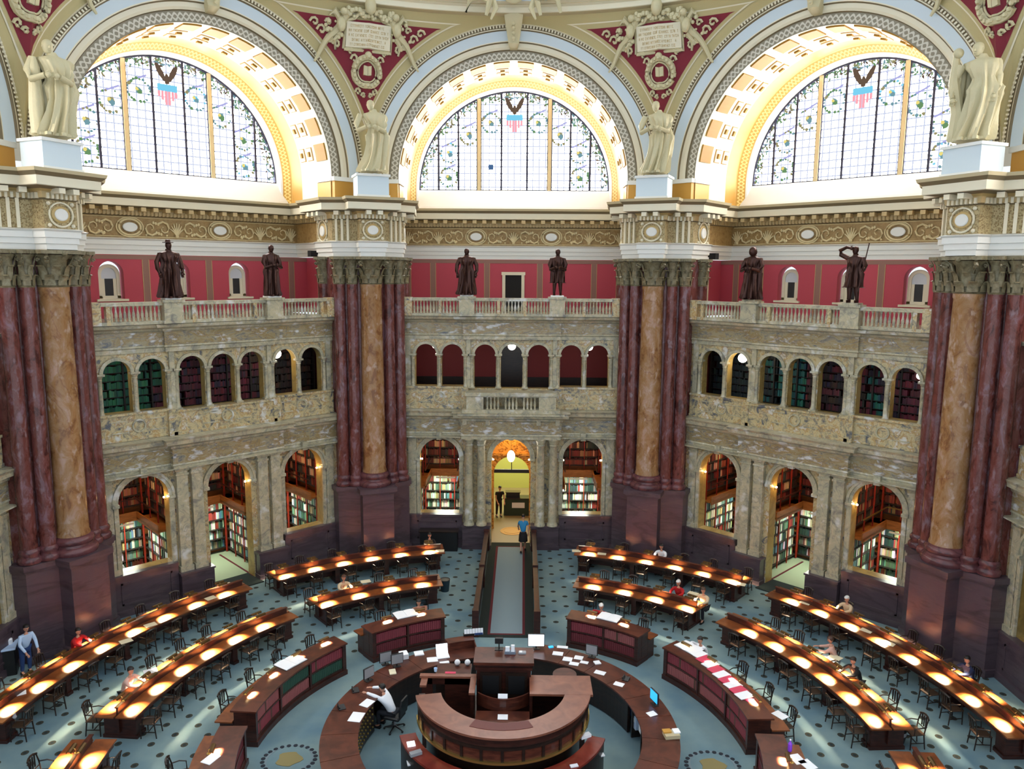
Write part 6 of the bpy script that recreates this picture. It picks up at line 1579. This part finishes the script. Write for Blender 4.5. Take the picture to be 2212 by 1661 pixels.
for i, (X, Y, z, w, h_, m, lb) in enumerate(((888, 1608, 1.285, .2, .2, 'screen', 'small pale blue-white item at the left end of the lower counter'), (892, 1648, .9, .3, .2, 'paper', 'white papers low down left of the lower counter'), (1293, 1628, .9, .24, .3, 'paper', 'white papers low down right of the lower counter'), (1240, 1655, 1.285, .2, .1, 'paper', 'white slip at the front right of the lower counter'),
    (952, 1592, 1.285, .12, .2, 'grey', 'grey leaflet pile behind the lower counter on the left'), (848, 1452, RZT, .2, .3, 'paper2', 'cream card at the back left of the ring desk before the dark monitors'), (1290, 1432, RZT, .2, .2, 'paper', 'white tray beside the dark monitor on the back right of the ring desk'), (1190, 1398, RZT, .16, .1, 'bluescreen', 'small blue item right of the white-lit screen'), (960, 1432, RZT, .3, .12, 'paper', 'white strip in front of the laptop'))):
    sheet(*at(X, Y, z), w, h_, .3, lb, m, th=.03)  # blue-white and blue items reuse screen materials, so a glow is added
# binders stored in the ring desk on the right
for k, (az, z0, m, lb) in enumerate(((66, .45, 'blue', 'dark blue box file standing in the open right part of the ring desk'), (74, .35, 'lightblue', 'pale box file standing in the open right part of the ring desk'), (82, .5, 'white', 'white round bundle in the open right part of the ring desk'))):
    t = empty('box_file', pol(3.98, az, z0), rotz_of(az), lb, 'box file'); b = MB(); b.bevbox(-.16, .16, 0, .25, 0, .38, .01); b.build('case', CL(m), t); b = MB(); b.box(-.08, .08, -.006, 0, .2, .32); b.build('spine_label', MT['paper'], t)
# books and pages on reading desks
def on_desk(X, Y, z, rz, kind, label, sc=1):
    x, y, _ = at(X, Y, z)
    if kind == 'open': return openbook(x, y, z+.008, rz, label, sc)
    m = {'white': 'paper', 'cream': 'paper2', 'pink': 'pinkpaper'}[kind]; return sheet(x, y, z, .34*sc, .26*sc, rz, label, m, th=.012)
on_desk(628, 1431, CZT, 1.0, 'open', 'large open white newspaper on the left book counter', 2.0)
on_desk(876, 1327, CZT, .5, 'open', 'large open white book on the back left book counter', 1.9)
on_desk(1316, 1334, CZT, -.5, 'open', 'large open white book on the back right book counter', 1.9)
on_desk(1488, 1399, CZT, -.95, 'open', 'open white book at the far end of the right book counter', 1.9)
for i in range(9):
    X = 1510+i*12.2; Y = 1413+i*11.3
    b = MB(); b.box(-.17, .17, -.24, .24, 0, .02); x, y, _ = at(X, Y, CZT); o = b.build('magazine', None if False else MT['paper'] if i % 2 == 0 else MT['pinkpaper'], None, -1.0-.02*i, (x, y, CZT+.002*i))
    tag(o, '%s magazine from the far end in the %s row laid along the right book counter' % (ORD[i], 'overlapping'), 'magazine', 'magazines on the right book counter')
on_desk(1613, 1508, CZT, -1.0, 'pink', 'pink and white magazine lying apart at the near end of the right book counter', 1.0)
for X, Y, z, rz, kd, lb in ((40, 1498, DZ, .6, 'white', 'white papers on the far side of the outer left desk at its lower end'), (325, 1450, DZ, .6, 'white', 'white sheet before the seated reader on the middle left desk'), (490, 1263, DZ, .9, 'cream', 'cream newspaper near the upper end of the outer left desk'),
    (455, 1292, DZ, .9, 'cream', 'cream page between the top two lamps of the outer left desk'), (272, 1385, DZ, .8, 'cream', 'long cream pages between lamps midway along the outer left desk'), (325, 1350, DZ, .8, 'cream', 'cream pages above the middle lamp of the outer left desk'),
    (950, 1190, DZ, 0, 'cream', 'cream pages at the right end of the outer back left desk'), (790, 1256, DZ, .4, 'cream', 'cream papers before the reader on the middle back left desk'), (1245, 1190, DZ, 0, 'cream', 'cream pages at the left end of the outer back right desk'), (1300, 1196, DZ, -.2, 'cream', 'cream pages between the first lamps of the outer back right desk'),
    (1497, 1282, DZ, -.6, 'cream', 'pale papers at the right end of the middle back right desk'), (1600, 1262, DZ, -.5, 'cream', 'cream pages at the right end of the outer back right desk'), (1740, 1302, DZ, -.8, 'cream', 'cream newspaper between the upper lamps of the outer right desk'), (1872, 1362, DZ, -.8, 'cream', 'cream pages above the fourth lamp of the outer right desk'), (1920, 1390, DZ, -.8, 'cream', 'cream pages between the fourth and fifth lamps of the outer right desk'),
    (1805, 1420, DZ, -.9, 'cream', 'cream newspaper before the dark-clad reader on the middle right desk'), (1685, 1545, .783, -1.0, 'white', 'white papers at the near end of the right book counter'), (455, 1640, CZT, 1.2, 'white', 'white sheet on the bottom left book counter'), (1722, 1640, CZT, -1.3, 'white', 'bright white papers on the bottom right book counter'), (1745, 1652, CZT, -1.2, 'white', 'second white paper on the bottom right book counter, nearer the edge')):
    on_desk(X, Y, z, rz, kd, lb, 1.15)
gadget('drinking_bottle', 1706, 1622, CZT, 0, 'purple bottle standing on the bottom right book counter', 'bottle', [('bottle', lambda b: b.lathe([(.05, 0), (.055, .02), (.055, .2), (.02, .26), (.02, .3)], 12), plain('purple_plastic', (128, 60, 210), .3)), ('cap', lambda b: b.lathe([(.025, .3), (.025, .33)], 10), MT['paper'])])
gadget('waste_bin', 961, 1276, 0, 0, 'dark blue-green waste bin beside the middle back left desk', 'bin', [('bin', lambda b: b.lathe([(.17, 0), (.22, .5), (.2, .5), (.16, .03)], 16), plain('bin_teal', (26, 50, 62), .5)), ('rim', lambda b: b.lathe([(.22, .48), (.235, .5), (.22, .52), (.2, .5)], 16), MT['black'])])
gadget('waste_bin', 1937, 1600, 0, 0, 'round black and silver bin on the floor below the middle right desk', 'bin', [('bin', lambda b: b.lathe([(.2, 0), (.24, .22), (.24, .36), (.2, .42), (.16, .42), (.14, .05)], 18), MT['black']), ('band', lambda b: b.lathe([(.243, .24), (.25, .28), (.25, .33), (.243, .35)], 18), MT['grey'])])
for X, lb in ((16, 'left'),): gadget('small_vase', X+16, 1552, .785, 0, 'small pale ornament at the lower end of the outer left desk', 'ornament', [('vase', lambda b: b.lathe([(.03, 0), (.06, .05), (.03, .12), (.04, .14)], 10), MT['grey'])])
gadget('photocopier', 12, 1445, 0, -1.1, 'white and blue copying machine at the left edge of the photo by the pier', 'copier', [('body', lambda b: b.bevbox(-.6, .6, -.4, .4, 0, .9, .03), MT['black']), ('top', lambda b: b.bevbox(-.65, .65, -.42, .42, .9, .96, .02), CL('lightblue')), ('feeder', lambda b: b.bevbox(-.3, .3, -.25, .3, .96, 1.15, .04), MT['paper'])])
# office chair of the librarian
t = empty('office_chair', (-3.16, 1.38, 0), R_(-108), 'black swivel office chair with five-star base behind the left part of the ring desk', 'chair')
b = MB()
for i in range(5): q = 2*pi*i/5; b.tube([(0, 0, .12), (.3*cos(q), .3*sin(q), .07)], [.03, .018], 6)
b.build('star_base', MT['black'], t)
for i in range(5): q = 2*pi*i/5; b = MB(); b.ball((.31*cos(q), .31*sin(q), .035), .035, 8, 6); b.build('castor', MT['black'], t)
b = MB(); b.tube([(0, 0, .1), (0, 0, .42)], .03, 8); b.build('column', MT['grey'], t)
b = MB(); b.bevbox(-.25, .25, -.25, .25, .42, .5, .03); b.build('seat', MT['black'], t)
b = MB(); b.loft([[(-.22, .24, .55), (.22, .24, .55), (.22, .3, .55), (-.22, .3, .55)], [(-.24, .27, .8), (.24, .27, .8), (.24, .33, .8), (-.24, .33, .8)], [(-.18, .3, 1.05), (.18, .3, 1.05), (.18, .35, 1.05), (-.18, .35, 1.05)]]); b.build('backrest', MT['black'], t)

# ================================================================== people
def face_c(az): return rotz_of(az)         # looks toward the room centre
def at_desk(r, az, label, shirt, inward=True, **k): return person(pol(r, az), rotz_of(az)+(0 if inward else pi), label, shirt, **k)
at_desk(15.48, -71.6, 'person in a red shirt seated at the far side of the outer left desk', 'red')
at_desk(11.9, -78.6, 'person in a pale pink shirt reading at the far side of the middle left desk', 'pink', lean=.22)
at_desk(11.95, -34.2, 'person in cream clothing bent over papers at the middle back left desk', 'cream', hair='brown', lean=.24)
at_desk(15.45, -14.2, 'person in dark clothing at the right end of the outer back left desk', 'black')
at_desk(8.35, -23.6, 'person in a tan top seated behind the back left book counter', 'tan', armz=1.0)
at_desk(15.45, 26.6, 'person in a bright white shirt with dark hair at the outer back right desk', 'white')
at_desk(11.95, 35.3, 'person in a red shirt with white hair at the middle back right desk', 'red', hair='white')
at_desk(11.9, 40.6, 'person in a cream top at the right end of the middle back right desk', 'cream', hair='brown')
at_desk(8.3, 25.6, 'person in red with white hair behind the back right book counter', 'red', hair='white', armz=1.0)
at_desk(8.4, 53.9, 'person in a white shirt with dark hair writing at the right book counter', 'white', armz=1.02, lean=.25)
at_desk(15.5, 57.4, 'person in a cream cardigan near the upper end of the outer right desk', 'cream', hair='white', skin='skin')
at_desk(15.5, 76.0, 'person in a navy shirt seated at the far side of the outer right desk', 'navy')
at_desk(11.95, 72.4, 'person in dark clothes reading at the far side of the middle right desk', 'black', lean=.24)
person(pol(12.15, 66.6), rotz_of(66.6)+R_(-50), 'person in grey and pink seated sideways at the wall side of the middle right desk', 'pink', trousers='grey', hair='brown')
person((-3.2, 1.42, 0), R_(-108), 'librarian in a white shirt seated on the black office chair, leaning over the ring desk', 'white', lean=.32, armz=1.02, reach=.5)
person((.62, 16.0, .03), 0, 'person in a blue top and dark skirt walking away down the aisle to the doorway', 'teal', trousers='black', pose='walk', skirt=True, short=True).rotation_euler = (0, 0, pi)
person((-.72, 21.3, .03), .3, 'person in black standing in the central doorway beside the green counter', 'black', trousers='black', pose='stand', short=True)
p = at(58, 1455, 0); person((p[0], p[1], 0), R_(60), 'person in a light blue shirt and jeans standing at the copier, far left', 'lightblue', trousers='blue', pose='stand')
Rm = Matrix.Rotation(rotz_of(-45), 3, 'Z'); v_ = Rm @ Vector((-4.2, 18.3, .02)); person(tuple(v_), rotz_of(-45)+.4, 'person in a white shirt seen at a table through the leftmost arch', 'white', trousers='blue', pose='stand')
t = empty('side_table', Rm @ Vector((-3.9, 17.75, .02)), rotz_of(-45), 'white-topped table seen through the leftmost arch', 'table')
b = MB(); b.box(-.5, .5, -.25, .25, .72, .76); b.build('tabletop', MT['paper'], t)
for sx in (-1, 1):
    for sy in (-1, 1): b = MB(); b.box(sx*.45-.03, sx*.45+.03, sy*.2-.03, sy*.2+.03, 0, .72); b.build('leg', MT['black'], t)
